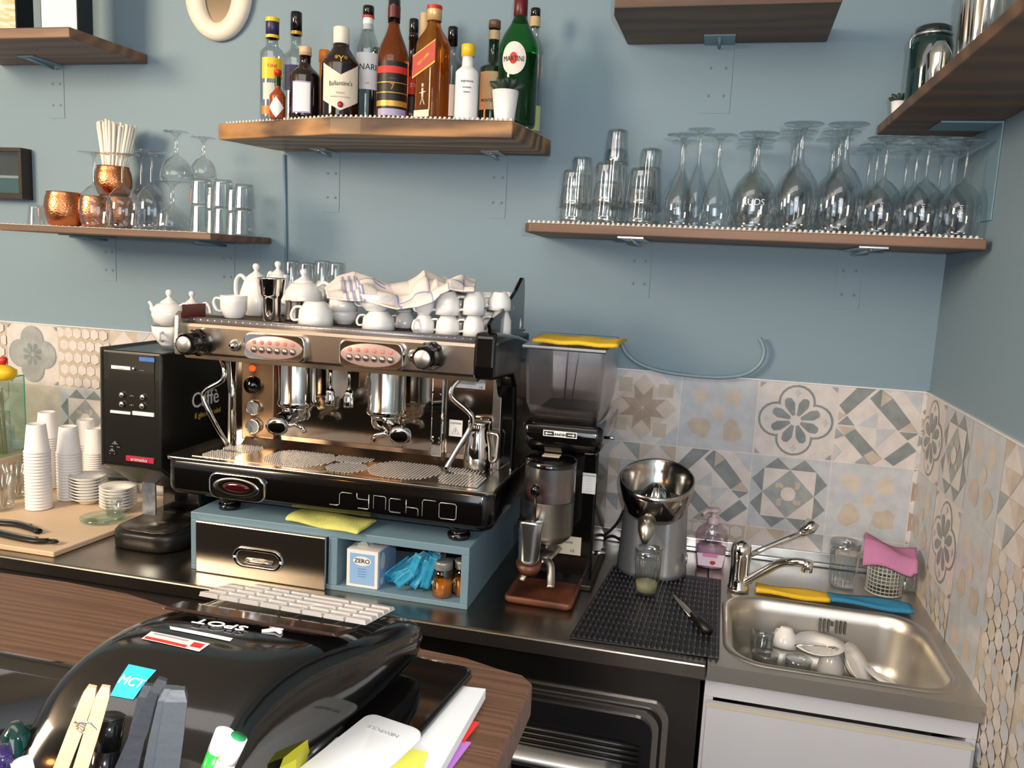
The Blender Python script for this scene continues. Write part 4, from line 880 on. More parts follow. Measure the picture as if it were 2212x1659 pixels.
# ================================================================ LEFT END OF THE WORKTOP
tag(G().prism([(-3.3, -.66), (-2.052, -.652), (-2.03, -.43), (-2.03, -.16), (-3.3, -.16)], .9005, .914).build('serving_board', beech, bev=.003), 'large pale board on the left end of the steel worktop', 'board')
ZC = .9145
def paper_cup(P, lab, group, first=None):
    t = first
    if t is None:
        g = G().lathe([(0, .002), (.0215, .002), (.0225, 0), (.0245, .004), (.032, .074), (.0345, .076), (.0345, .079), (.0325, .0805), (.0305, .078), (.023, .006), (0, .005)][::1], 28)
        g.v = [Vector((v.x, v.y, .0805-v.z)) for v in g.v]
        o = g.build('paper_cup', white_cup); tag(o, lab, 'cup', group); o.location = P; return o
    o = dup(t, P, None, lab, group); return o
white_cup = mat('white_disposable', 'EFECEC', .45)
ORD = 'first second third fourth fifth sixth seventh eighth ninth tenth eleventh twelfth thirteenth fourteenth fifteenth sixteenth seventeenth eighteenth nineteenth twentieth twenty-first twenty-second'.split()
pc = None
for nm, x, y, n, where in (('front', 85, 1107, 19, 'the leftmost front tall stack'), ('back', 107, 1060, 22, 'the tallest stack behind the leftmost'), ('mid', 152, 1086, 17, 'the middle stack'), ('right', 188, 1046, 17, 'the stack beside the drinks dispenser'), ('far', 207, 1050, 14, 'the half hidden stack against the drinks dispenser')):
    P = foot(x, y, ZC, .033)
    tz = on('y', P.y, x, {'front': 916, 'back': 890, 'mid': 921, 'right': 906, 'far': 925}[nm]).z
    pit = (tz-ZC-.0805)/(n-1)
    for k in range(n):
        lab = ('topmost white disposable cup of ' if k == n-1 else 'white disposable cup, %s from the bottom of ' % ORD[k])+where
        o = paper_cup((P.x, P.y, ZC+.0005+k*pit), lab, 'disposable cups in '+where, pc)
        if pc is None: pc = o
sc0 = None
for x, y, n, where in ((191, 1098, 8, 'the left saucer stack'), (256, 1116, 7, 'the right saucer stack beside the dispenser')):
    P = foot(x, y, ZC, .045)
    for k in range(n):
        lab = ('topmost white saucer of ' if k == n-1 else 'white saucer, %s from the bottom of ' % ORD[k])+where
        L_ = tuple((P.x, P.y, ZC+.001+k*.0088))
        if sc0 is None: sc0 = saucer(L_, .049, lab, (0, 0, 0), 'saucers in '+where); o = sc0
        else: o = dup(sc0, L_, 0, lab, 'saucers in '+where)
P = foot(222, 1140, ZC, .05); tag(G().lathe([(0, .002), (.05, .002), (.055, .006), (.056, .012), (.053, .0125), (.05, .008), (0, .007)], 36).build('glass_dish', glass_g, None, (P.x, P.y, ZC)), 'low clear glass dish on the pale board below the saucers', 'dish')
P = foot(247, 1132, ZC, .02); t = thing('glass_tumbler', 'small clear tumbler on the board beside the drinks dispenser base', 'glass', (P.x, P.y, ZC+.013)); G().lathe([(0, .004), (.018, .004), (.022, .05)], 24).build('tumbler_wall', glass_f, t)
# tongs
for pts, lab in ((((-20, 1128), (30, 1132), (62, 1140), (84, 1148)), 'dark serving tongs lying on the pale board, upper of the two'), (((-25, 1147), (30, 1160), (75, 1168), (104, 1168)), 'black-handled utensil with hanging loop in front on the pale board')):
    Q = [on('z', ZC+.008, *q) for q in pts]; o = Q[0].copy()
    t = thing('serving_tongs', lab, 'tongs', tuple(o))
    G().tube(smooth([q-o for q in Q]), .0065, 8, sx=1.6).build('arm', black, t); G().tube(smooth([q-o+Vector((-.005, .012, .002)) for q in Q[:3]]), .004, 8, sx=1.4).build('arm', steel_s, t)
    if '1147' in str(pts): e = Q[-1]-o; G().tube([e+Vector((.012+.014*cos(a*pi/8), .0085*sin(a*pi/8), 0)) for a in range(16)], .003, 6, closed=True).build('hanging_loop', black, t)
# jars with cutlery
for x, y, lab in ((2, 1112, 'clear glass jar of cutlery at the left edge, nearer'), (34, 1085, 'clear glass jar of cutlery beside the disposable cups')):
    P = foot(x, y, ZC, .038); t = thing('cutlery_jar', lab, 'jar', (P.x, P.y, ZC))
    G().lathe([(0, .003), (.032, .003), (.035, .008), (.034, .06), (.038, .095)], 28).build('glass_body', glass_f, t)
    for k in range(6): a = k*1.05; G().tube([(.012*cos(a), .012*sin(a), .008), (.03*cos(a), .03*sin(a), .105)], .0025, 6).build('cutlery', chrome, t)
# glass display box
yb0, yb1 = -.46, -.12
c0 = on('y', yb1, 52, 812); gx1 = c0.x; gx0 = gx1-.34; gz1 = c0.z; gz0 = on('y', yb1, 55, 975).z; GD = yb1-yb0
t = thing('display_case', 'clear display case with teal glass edges at the left end of the worktop', 'display case', (gx0, yb0, gz0))
for a_, b_, nm in (((0, 0, 0), (gx1-gx0, .003, gz1-gz0), 'front_pane'), ((gx1-gx0-.003, .003, 0), (gx1-gx0, GD, gz1-gz0), 'side_pane'), ((0, 0, gz1-gz0), (gx1-gx0, GD, gz1-gz0+.004), 'top_pane')): G().box(a_, b_).build(nm, glass_g, t)
em_ = mat('teal_glass_edge', '3FBFA6', .15, spec=.8, trans=.3)
G().box((0, -.001, gz1-gz0), (gx1-gx0+.001, .002, gz1-gz0+.0045)).box((gx1-gx0-.001, GD-.002, 0), (gx1-gx0+.0015, GD, gz1-gz0)).box((gx1-gx0-.001, 0, gz1-gz0+.001), (gx1-gx0+.0012, GD, gz1-gz0+.0045)).box((gx1-gx0-.001, -.001, 0), (gx1-gx0+.0015, .0015, gz1-gz0)).build('glass_edges', em_, t)
tag(G().box((gx0-.02, yb0-.02, ZC), (gx1+.008, yb1+.02, gz0-.0005)).build('wooden_plinth', beech, bev=.003), 'pale wooden box that the teal-edged display case stands on', 'box')
P = on('y', -.24, 10, 800); yz = gz1+.0045
t = thing('toy_bird', 'yellow rounded toy with a red top on the display case', 'toy', (P.x-.008, -.24, yz))
G().loft([[(a*cos(2*pi*i/24)+dx_, .8*a*sin(2*pi*i/24), z) for i in range(24)] for a, z, dx_ in ((.012, 0, 0), (.032, .006, .002), (.040, .02, .004), (.038, .032, .006), (.026, .042, .0), (.014, .048, -.004))]).build('body', yellow, t)
G().loft([[(a*cos(2*pi*i/18)-.002+dx_, .8*a*sin(2*pi*i/18), z) for i in range(18)] for a, z, dx_ in ((.010, .046, 0), (.017, .054, .0), (.016, .064, .004), (.006, .072, .01))]).build('red_top', red, t)
P = on('z', ZC, 96, 1000)
t = thing('stirrer_cup', 'wooden stirrers standing behind the tall cup stacks', 'stirrers', (P.x+.02, -.16, ZC)); G().lathe([(0, .002), (.025, .002), (.03, .16)], 20).build('holder', glass_f, t)
for k in range(5): a = k*1.3; G().tube([(.008*cos(a), .008*sin(a), .005), (-.02+.012*cos(a), .014*sin(a), .27+.01*k)], .004, 4).build('stirrer', pegw, t)
# ================================================================ ON TOP OF THE DISPENSER AND MACHINE
def knob_lid(t, z, r, m=white):
    G().lathe([(0, z+.034), (.006, z+.033), (.009, z+.027), (.007, z+.02), (.004, z+.016), (r*.4, z+.011), (r*.8, z+.005), (r, z), (r*.9, z-.002)], 28).build('lid', m, t)
def teapot(P, r, h, lab, rz, base=None, tall=False, name='teapot', group=None, spout=True):
    t = thing(name, lab, 'teapot', P, rz)
    if tall: pr = [(0, .002), (r*.62, 0), (r*.7, .004), (r*.95, h*.15), (r, h*.35), (r*.92, h*.6), (r*.72, h*.85), (r*.6, h), (0, h)]
    else: pr = [(0, .002), (r*.55, 0), (r*.6, .004), (r*.85, h*.16), (r, h*.48), (r*.93, h*.75), (r*.7, h*.94), (r*.5, h), (0, h)]
    G().lathe(pr, 40).build('pot_body', white, t); knob_lid(t, h, r*.52)
    k = .55*h
    G().tube(smooth([(r*.7, 0, h*.9), (r*1.1, 0, h*1.02), (r*1.45, 0, h*.85), (r*1.4, 0, h*.45), (r*.95, 0, h*.2)]), h*.05, 8, sx=1.4).build('handle', white, t)
    if spout: G().tube(smooth([(-r*.85, 0, h*.45), (-r*1.12, 0, h*.62), (-r*1.22, 0, h*.86), (-r*1.36, 0, h*1.0)]), [h*.13]*3+[h*.1]*4+[h*.075]*5+[h*.06], 12).build('spout', white, t)
    return t
ZG = 1.4065
P = on('y', -.40, 366, 700)
def szof(P, w): return w/2/ppm(P)
r_ = szof(P, 73)
t = thing('tea_cup', 'round white cup under the teapot on the drinks dispenser', 'cup', (P.x, -.4, ZG)); hC = on('y', -.4, 366, 704).z-ZG
G().lathe([(0, .002), (r_*.5, 0), (r_*.55, .004), (r_*.72, .012), (r_*.95, hC*.6), (r_*1.0, hC), (r_*.95, hC)], 40).build('bowl', white, t)
G().tube([(.2*r_, -r_*.9, hC*.75), (.2*r_, -r_*1.22, hC*.7), (.2*r_, -r_*1.2, hC*.35), (.18*r_, -r_*.85, hC*.3)], .004, 8).build('handle', white, t)
teapot((P.x, -.4, ZG+hC+.001), r_, on('y', -.4, 366, 655).z-ZG-hC, 'small round white teapot stacked on a cup on the drinks dispenser', 0.0)
P2 = on('y', -.22, 415, 690); teapot((P2.x, -.22, ZG), .036, on('y', -.22, 418, 655).z-ZG, 'white teapot at the back of the drinks dispenser', .2)
ZT_ = 1.042+.4535
# (name, cx, base y px, width px, top y px, depth y, kind)
def spot(cx, yw, ytop, w):
    P = on('y', yw, cx, (ytop+700)/2); return P.x, on('y', yw, cx, ytop).z, w/2/ppm(P)
x, z, r = spot(505, -.47, 638, 58); cup((x, -.47, ZT_), r, z-ZT_, 'white cappuccino cup standing upright left of the tall teapot', pi, True, base=.7, belly=.95)
x, z, r = spot(553, -.36, 598, 72); teapot((x, -.36, ZT_), r, z-ZT_, 'tall white teapot with looped handle at the left of the machine top', pi*.96, tall=True, spout=False)
x, z, r = spot(587, -.50, 600, 62)
t = thing('steel_tumbler', 'polished steel tumbler standing in front of the white teapots', 'tumbler', (x, -.50, ZT_)); h = z-ZT_
G().lathe([(0, .002), (r*.6, 0), (r*.62, .004), (r*.63, h*.52), (r*.72, h*.58), (r*.80, h*.62), (r*.95, h*.97), (r, h), (r*.96, h), (r*.6, h*.5), (0, h*.48)], 36).build('body', chrome, t)
x, z, r = spot(612, -.42, 648, 40)
t = thing('steel_jug', 'small steel jug half hidden behind the steel tumbler', 'jug', (x+.03, -.42, ZT_)); G().lathe([(0, .002), (r, 0), (r, .004), (r*.95, (z-ZT_)*.9), (r, z-ZT_)], 28).build('body', steel, t)
x, z, r = spot(655, -.36, 610, 86); teapot((x, -.36, ZT_), r*.95, z-ZT_, 'round white teapot behind the large upside down cup', .3)
x, z, r = spot(600, -.265, 592, 54); teapot((x, -.265, ZT_), r, z-ZT_-.0, 'white teapot at the back behind the steel tumbler', 2.6)
def mcup(cx, yw, top, bot, w, lab, rz, up, group=None, **k):
    P = on('y', yw, cx, (top+bot)/2); r = w/2/ppm(P)
    zb = max(ZT_, on('y', yw, cx, bot).z) if bot < 696 else ZT_
    h = on('y', yw, cx, top).z-zb
    return cup((P.x, yw, zb), r, h, lab, rz, up, group, **k)
UD = dict(base=.62, belly=.93)
mcup(682, -.50, 651, 712, 76, 'large white cup upside down at the front, handle to the left', pi, False, **UD)
mcup(744, -.42, 672, 705, 58, 'lower of two white cups stacked behind the large front cup', pi*.9, True, **UD)
mcup(742, -.42, 628, 672, 62, 'upper of two white cups stacked behind the large front cup', pi*.6, False, **UD)
mcup(818, -.49, 672, 710, 72, 'white cappuccino cup, lower one of the pair under the towel', pi, False, **UD)
mcup(812, -.49, 636, 672, 74, 'white cappuccino cup upside down under the towel, upper of its pair', pi, True, **UD)
mcup(875, -.40, 674, 705, 42, 'small white cup low in the second row between the two pairs', pi, False, **UD)
mcup(872, -.40, 645, 674, 42, 'small white cup stacked in the second row below the towel', pi, False, **UD)
mcup(916, -.49, 680, 712, 48, 'lower espresso cup of the stack with handle facing the room', -pi*.6, False, **UD)
mcup(916, -.49, 648, 680, 48, 'upper espresso cup of the stack with handle facing the room, under the towel', -pi*.6, True, **UD)
for i, (cx, w) in enumerate(((968, 54), (1024, 48))):
    q = 'left' if i == 0 else 'middle'
    mcup(cx, -.49, 680, 712, w, 'lower espresso cup of the %s bare stack right of the towel' % q, pi, False, **UD)
    mcup(cx, -.49, 629, 680, w, 'upper espresso cup of the %s bare stack right of the towel' % q, pi, False, **UD)
mcup(1082, -.46, 670, 706, 48, 'lower espresso cup of the stack against the right fin', pi, False, **UD)
mcup(1080, -.46, 631, 670, 50, 'upper espresso cup of the stack against the right fin', pi, False, **UD)
for i, (cx, w) in enumerate(((1052, 44), (1095, 40), (995, 44))):
    q = ('between the middle and right stacks', 'behind the rightmost stack', 'between the left and middle stacks')[i]
    mcup(cx, -.35, 668, 700, w, 'lower rear espresso cup '+q, 1., False, **UD)
    mcup(cx, -.35, 630, 668, w, 'upper rear espresso cup '+q, 1., False, **UD)
for i, cx in enumerate((632, 664, 698, 728)):
    P = on('y', -.27, cx, 580); zz = on('y', -.27, cx, 562 if i % 2 == 0 else 566).z
    r = 22/ppm(P); q = ('leftmost', 'second from left', 'third from left', 'rightmost')[i]
    t = thing('water_glass', 'clear glass stacked on the rear cups, %s of the four behind the towel' % q, 'glass', (P.x, -.27, zz-.075)); G().lathe([(r*.98, 0), (r, .006), (r*.85, .068), (r*.8, .073), (0, .075)], 28).lathe([(0, .066), (r*.8, .066)], 24).build('glass_wall', glass_f, t)
    mcup(cx, -.27, 606, 650, 40, 'white cup under the %s rear glass' % q, .5*i, False, **UD)
    mcup(cx, -.27, 650, 697, 40, 'lowest rear white cup below the %s rear glass' % q, .5*i, False, **UD)
# towel draped over the cups
top_px = [(700, 628), (730, 600), (765, 590), (800, 600), (840, 612), (880, 605), (912, 588), (935, 592), (960, 608), (1000, 602), (1028, 606)]
bot_px = [(706, 640), (745, 645), (785, 650), (820, 662), (860, 672), (900, 666), (935, 652), (950, 632), (975, 622), (1000, 628), (1026, 630)]
def poly_at(pl, t):
    f = t*(len(pl)-1); i = min(int(f), len(pl)-2); k = f-i; k = k*k*(3-2*k)
    return (pl[i][0]+(pl[i+1][0]-pl[i][0])*k, pl[i][1]+(pl[i+1][1]-pl[i][1])*k)
def towel(u, v):
    a = poly_at(top_px, u); b = poly_at(bot_px, u); yb = -.33; yf = -.535
    A = on('y', yb, *a); B_ = on('y', yf, *b); M_ = on('y', -.46, a[0]*.5+b[0]*.5, a[1]*.72+b[1]*.28)
    t = v
    P = A*(1-t)**2+M_*2*t*(1-t)*1.0+B_*t*t
    P.z += .008*sin(u*22+v*3)*sin(v*pi)+.005*sin(u*41+1+v*6)*sin(v*pi)+.004*sin(v*17+u*9)
    P.y += .006*sin(u*30)*v
    return P
nu, nv = 72, 28
def stripe(i, j): return 1 if (i in (9, 11, 13, 15) and j > 2 or j in (8, 10) and (12 < i < 26) or i in (30, 44, 56, 64) and j > 12 or j in (20,) and i > 30) else 0
tw = tag(G().grid(towel, nu, nv, stripe).build('tea_towel', [towelw, towelb], solid=.004, sub=1), 'white tea towel with blue stripes draped over the cups on the machine', 'towel')
tag(G().grid(lambda u, v: on('y', -.30-.1*v, 955+72*u, 600+6*sin(u*3)+24*v)+Vector((0, 0, .004*sin(u*11+v*4))), 16, 8, lambda i, j: 1 if j in (3, 6) else 0).build('tea_towel', [towelw, towelb], solid=.006, sub=1), 'second folded white towel with thin stripes behind the draped one', 'towel')
# ================================================================ BOTTLES
ZB_ = 1.9955
def cyl_ellipse(R, ang, z, wa, hz, n=28, power=1.):
    """rounded patch lying on an upright cylinder"""
    return G().grid(lambda u, v: (R*cos(ang+wa*v*math.copysign(abs(cos(2*pi*u))**power, cos(2*pi*u))), R*sin(ang+wa*v*math.copysign(abs(cos(2*pi*u))**power, cos(2*pi*u))), z+hz*v*math.copysign(abs(sin(2*pi*u))**power, sin(2*pi*u))), n, 5)
def bottle(cx, top, Y, w, name, label, body_m, sh=.62, nk=.3, hn=.78, cap=None, cap_h=.03, cap_r=1.15, lab=None, square=False, cap2=None, zb=ZB_, cat='bottle', cy=None, liquid=None, neck_m=None):
    P = on('y', Y, cx, cy or 170); r = w/2/ppm(P); H = on('y', Y, cx, top).z-zb
    t = thing(name, label, cat, (P.x, Y, zb)); t.rotation_euler.z = 0
    rn = r*nk; H0 = H-.002
    pr = [(0, .003), (r*.85, .0), (r*.97, .004), (r, .012), (r, H*sh)]
    for i in range(1, 9):
        a = i/8; pr.append((rn+(r-rn)*(cos(a*pi)*.5+.5)**.8, H*(sh+(hn-sh)*a)))
    pr += [(rn*.97, H0-cap_h), (rn*1.08, H0-cap_h), (rn*1.08, H0-cap_h*.7), (0, H0-cap_h*.7)]
    g = G().lathe(pr, 40)
    if square:
        a0 = radians(-20)
        for v in g.v:
            rr = sqrt(v.x**2+v.y**2); 
            if rr > 1e-6:
                a = atan2(v.y, v.x)-a0; k = max(abs(cos(a)), abs(sin(a))); f = min(1/k, 1.22); w_ = max(0, min(1, (rr-rn)/(r-rn))) if v.z > H*sh*.98 else 1
                s_ = 1+(f*.86-1)*w_; v.x *= s_; v.y *= s_
    g.build('glass_body', body_m, t)
    if liquid: G().lathe([(0, .004), (r*.94, .004), (r*.95, H*liquid[0]), (0, H*liquid[0])], 32).build('liquid', liquid[1], t)
    if cap:
        c = G().lathe([(0, H0), (rn*cap_r*.92, H0), (rn*cap_r, H0-.002), (rn*cap_r, H0-cap_h), (rn*.9, H0-cap_h)], 28).build('cap', cap, t)
        for (f0, f1, m) in (cap2 or ()): G().lathe([(rn*cap_r+.0006, H0-cap_h*f0), (rn*cap_r+.0006, H0-cap_h*f1)], 28).build('cap_band', m, c)
    ang = facing(P)
    for ei, e in enumerate(lab or ()):
        z0, z1, m, span = e[0]*H, e[1]*H, e[2], e[3]; off = e[4] if len(e) > 4 else 0.
        rr = (r if e[0] < sh else rn)*1.0+.0006+.0003*ei
        if e[0] < sh: z1 = min(z1, H*sh)
        if e[0] > hn-.02: rr = rn+.0008
        if square: rr = r*.90+.0012
        o = G().lathe([(rr, z0), (rr, z1)], 20, a0=ang-span+off, a1=ang+span+off).build('label_patch', m, t)
        for tx in (e[5] if len(e) > 5 else ()):
            s, sz, fz, m2 = tx[:4]; cyl_lettering(s, sz, rr+.0002, fz*H, ang+off+(tx[4] if len(tx) > 4 else 0), m2, o, sx=tx[5] if len(tx) > 5 else 1., tilt=tx[6] if len(tx) > 6 else 0)
    t['_'] = 1; del t['_']
    return t, r, H, ang
lilac = mat('lilac_print', 'A29ABC', .5); tan = mat('tan_label', 'C4A880', .6); blackl = mat('black_label', '15110F', .45)
bottle(588, 38, -.235, 50, 'gin_bottle', 'clear spirit bottle with yellow label and purple cap, leftmost on the shelf', glass_c, .66, .5, .74, purple, .05, 1.12, [(.40, .60, yellow, .95, 0, [('ONS', .012, .52, inkr)]), (.06, .14, orange, .95), (.2, .36, mat('pale_print', 'C9CCC0', .5), .8)], cap2=[(0, .2, yellow), (.85, 1., yellow)])
bottle(600, 149, -.275, 34, 'sauce_bottle', 'tiny red-capped hot sauce bottle with a white diamond label', mat('hot_sauce', 'A8481E', .15, 0, .2, coat=.4), .45, .34, .62, red, .013, 1.3, [(.66, .84, green_b, 3.1)])
P = on('y', -.275, 600, 170); sbt = [o for o in bpy.data.objects if o.name == 'sauce_bottle'][0]; cyl_ellipse(17/ppm(P)+.001, facing(P)-.2, .028, 1.0, .026, 28, 2.).build('label_patch', paper, sbt)
bottle(639, 25, -.16, 58, 'vodka_bottle', 'tall clear bottle with black cap behind the small dark cork bottle', glass_c, .58, .38, .70, blackg, .058, 1.1, [(.30, .52, mat('violet_label', '3B3560', .5), .9, 0, [('L', .02, .42, yellow)])], cap2=[(.85, 1., gold)])
bottle(659, 100, -.255, 66, 'gin_bottle', 'small dark round bottle with wooden stopper and white label', brown_b, .58, .36, .76, pegw, .022, 1.1, [(.08, .50, lilac, .62, -.25), (.10, .48, paper, .56, -.25, [('- - - -', .006, .44, inkg), ('- - -', .008, .28, inkg)])])
bottle(700, 107, -.10, 44, 'orange_bottle', 'bottle with bright orange neck wrapper behind the dark cork bottle', orange, .5, .46, .62, orange, .03)
t, r, H, ang = bottle(736, 58, -.25, 82, 'whisky_bottle', 'dark squat whisky bottle with white cap and chevron label', brown_b, .58, .40, .80, mat('cream_cap', 'E0DACB', .4), .058, 1.05)
g = G(); rr = r+.0008; n = 24
for sgn in (1,):
    vs = []; fs = []
    for i in range(n+1):
        a = ang-1.05+2.1*i/n; k = 1-abs(i/n-.5)*2
        vs += [(rr*cos(a), rr*sin(a), H*(.09+.11*(1-k)+.0)), (rr*cos(a), rr*sin(a), H*(.59-.13*k+.0))]
    for i in range(n): fs.append((2*i, 2*i+2, 2*i+3, 2*i+1))
    g.add(vs, fs)
lo = g.build('label_patch', cream, t); cyl_lettering("Ballantine's", .016, rr, H*.37, ang, ink, lo, tilt=.05, sx=.85); cyl_lettering('FINEST', .007, rr, H*.27, ang, inkg, lo); cyl_lettering('BLENDED SCOTCH WHISKY', .004, rr, H*.23, ang, inkg, lo)
G().lathe([(0, 0), (.0075, .0), (.0075, .0015), (0, .002)], 16).build('wax_seal', mat('crimson_seal', 'A02434', .4), t, (rr*cos(ang)*1.0, rr*sin(ang)*1.0, H*.15), (pi/2, 0, ang+pi/2))
cyl_lettering('*Y*', .022, rr, H*.62, ang, gold, lo, 'crest')
bottle(793, 12, -.17, 50, 'sambuca_bottle', 'clear bottle with white label and black cap right of the chevron-label whisky', glass_c, .60, .42, .86, blackg, .03, 1.15, [(.80, .93, paper, 3.1), (.30, .62, paper, 1.1, 0, [('NARI', .021, .48, ink, .05), ('e 40', .006, .35, inkr)])], cap2=[(.8, 1, inkr)])
bottle(812, 102, -.10, 30, 'spirit_bottle', 'small dark-capped bottle hidden between the clear and the amber bottle', blackg, .55, .5, .7, blackg, .02)
bottle(848, -2, -.235, 68, 'rum_bottle', 'tall amber rum bottle with black, red and gold labels', amber_d, .50, .34, .80, blackg, .055, 1.12, [(.10, .48, blackl, 1.15, 0, [('7', .02, .275, orange), ('- - - -', .008, .345, gold)]), (.385, .44, inkr, 1.17), (.045, .10, lilac, 1.0), (.12, .165, gold, 1.16), (.50, .51, gold, 1.12), (.225, .232, gold, 1.16), (.305, .312, gold, 1.16)], cap2=[(.3, .8, redd)])
bottle(891, 40, -.15, 46, 'cream_liqueur_bottle', 'dark bottle with thin neck between the amber rum and the red-label whisky', brown_b, .50, .42, .66, blackg, .05, 1.05, [(.30, .46, inkr, 1., .1, [('EYS', .014, .38, cream, .1)]), (.05, .28, blackl, 1., 0, [('INAL', .009, .12, cream, .1)])])
bottle(915, 27, -.09, 44, 'spirit_bottle', 'bottle with a pale wrapped neck right behind the red-label whisky', amber_d, .5, .5, .62, tan, .09, 1.0)
t, r, H, ang = bottle(934, 12, -.26, 70, 'whisky_bottle', 'square amber whisky bottle with slanted red label and gold cap', amber, .64, .40, .84, mat('gold_cap', 'D8B27C', .35, .3), .035, 1.15, cap2=[(0, .25, red)], square=True)
aa = radians(-110); fw = r*.88
lp = G().add([(-fw, -r*.885, H*.37), (fw, -r*.885, H*.49), (fw, -r*.885, H*.67), (-fw, -r*.885, H*.55)], [(0, 1, 2, 3)]).build('label_patch', mat('red_label', 'B03A2A', .4), t, rot=(0, 0, aa+pi/2))
G().add([(-fw, -r*.8875, H*.36), (fw, -r*.8875, H*.48), (fw, -r*.8875, H*.495), (-fw, -r*.8875, H*.375)], [(0, 1, 2, 3)]).add([(-fw, -r*.8875, H*.545), (fw, -r*.8875, H*.665), (fw, -r*.8875, H*.675), (-fw, -r*.8875, H*.555)], [(0, 1, 2, 3)]).build('gold_lines', gold, lp)
lettering('RED LABEL', .011, gold, lp, (0, -r*.888, H*.52), (pi/2, -.5*0-.62, 0), sx=.8)
G().box((-fw*.75, -r*.889, H*.025), (fw*.6, -r*.886, H*.085)).build('lower_strip', cream, lp)
g = G(); g.tube([(-.006, -r*.889, H*.13), (.0, -r*.889, H*.19), (.006, -r*.889, H*.13)], .0018, 5).tube([(0, -r*.889, H*.19), (0, -r*.889, H*.27)], .003, 6).tube([(0, -r*.889, H*.28), (0, -r*.889, H*.31)], .003, 6).tube([(-.009, -r*.889, H*.23), (.009, -r*.889, H*.24)], .0014, 5).build('figure_print', cream, lp)
bottle(975, 57, -.14, 54, 'spirit_bottle', 'clear bottle with black cap and round white label right of the red-label whisky', glass_c, .6, .36, .74, blackg, .045, 1.1, [(.12, .42, paper, .6, .25, [('ISI', .011, .28, inkr, .2)])])
bottle(1009, 95, -.265, 50, 'bitters_bottle', 'small white paper-wrapped bitters bottle with yellow cap', paper, .62, .48, .72, yellow, .028, 1.2, [(.1, .6, paper, 1., 0, [('angostura', .008, .5, ink), ('aromatic', .006, .42, ink), ('bitters', .006, .36, ink)])])
bottle(1064, 43, -.125, 56, 'amaro_bottle', 'green-necked bottle with tan label left of the big green bottle', green_d, .56, .40, .62, mat('brown_cap', '6A4A3A', .4), .02, 1.15, [(.82, .90, tan, 3.1), (.18, .52, tan, 1.15, 0, [('MONTENEGRO', .011, .26, ink, 0, .8)])])
t, r, H, ang = bottle(1118, -4, -.19, 86, 'vermouth_bottle', 'large green bottle with red neck and oval white label at the right end', green_b, .60, .33, .86, redd, .06, 1.05, liquid=(.56, brown_b))
rr = r+.0012
lo = cyl_ellipse(rr, ang-.25, H*.505, .62, H*.125).build('label_patch', mat('ivory_label', 'DAD2C8', .5), t)
cyl_ellipse(rr+.0006, ang-.25, H*.505, .2, H*.045).build('red_ball', inkr, lo)
cyl_lettering('MARTINI', .018, rr+.0014, H*.498, ang-.25, ink, lo, sx=.75)
bottle(1150, 17, -.09, 46, 'spirit_bottle', 'clear bottle with black cap half hidden at the right end of the shelf', glass_c, .64, .42, .80, blackg, .03, 1.1, [(.02, .22, mat('lime_label', 'B9C48A', .5), 1., .1)], cap2=[(.7, 1.5, tan)])
def plant(P, r, h, lab, n=14, s=1.):
    t = thing('potted_succulent', lab, 'plant', P)
    G().lathe([(0, .001), (r*.72, 0), (r*.74, .002), (r, h), (r*.92, h), (r*.9, h*.9), (0, h*.9)], 32).build('pot', whitep, t)
    for k in range(n):
        a = k*2.4; el = .35+.9*(k/n); L_ = (.034-.012*k/n)*s
        d = Vector((cos(a)*cos(el), sin(a)*cos(el), sin(el)))
        c = Vector((0, 0, h*.95)); G().tube([c, c+d*L_*.4, c+d*L_*.8, c+d*L_], [.004*s, .007*s, .005*s, .0008], 8, sx=1.).build('leaf', leafm, t)
    return t
P = on('y', -.268, 1091, 225); r = 29/ppm(P); plant((P.x, -.268, ZB_), r, on('y', -.268, 1091, 197).z-ZB_, 'small white pot with a dark succulent in front of the green bottle', 16, 1.5)
# ================================================================ LEFT SHELF: COPPER AND GLASS
ZL = 1.7025
def shelfx(cx, Y, w, ytop, zb, cy=440): P = on('y', Y, cx, cy); return P.x, w/2/ppm(P), on('y', Y, cx, ytop).z-zb
def copper_mug(cx, Y, w, top, zb, lab, han=False):
    x, r, h = shelfx(cx, Y, w, top, zb); t = thing('copper_mug', lab, 'mug', (x, Y, zb))
    G().lathe([(0, .002), (r*.7, 0), (r*.82, .005), (r*.98, h*.35), (r, h*.55), (r*.93, h*.82), (r*.84, h*.95), (r*.86, h), (r*.82, h), (r*.8, h*.9), (r*.9, h*.5), (0, h*.1)], 40).build('bowl', copper, t)
    if han: G().tube(smooth([(r*.3, r*.9, h*.8), (r*.4, r*1.3, h*.7), (r*.4, r*1.3, h*.35), (r*.3, r*.9, h*.2)]), .003, 8).build('handle', copper, t)
    return t, r, h
copper_mug(138, -.25, 78, 415, ZL, 'hammered copper mug at the front left of the left shelf')
copper_mug(205, -.20, 72, 424, ZL, 'hammered copper mug behind the first upturned glass')
m3, r3, h3 = copper_mug(250, -.10, 76, 425, ZL, 'lower copper mug carrying the mug of straws')
m4, r4, h4 = copper_mug(246, -.10, 76, 360, ZL+h3+.001, 'copper mug full of white straws stacked on another')
rs = random.Random(5)
sm = mat('white_straw', 'E2DED4', .5); mo = Vector(m4.location)
for k in range(130):
    a = rs.uniform(0, 2*pi); q = r4*.62*sqrt(rs.random()); b = Vector((q*cos(a)*.6, q*sin(a)*.6, .012)); tp_ = Vector((q*cos(a)*1.9+.012, q*sin(a)*1.3, on('y', -.1, 260, 262).z-mo.z-rs.random()*.012-abs(cos(a))*q*.35))
    tag(G().tube([b, tp_], .0042, 6).build('straw', sm, None, tuple(mo)), 'white paper-wrapped straw standing in the upper copper mug', 'straw', 'straws in the copper mug')
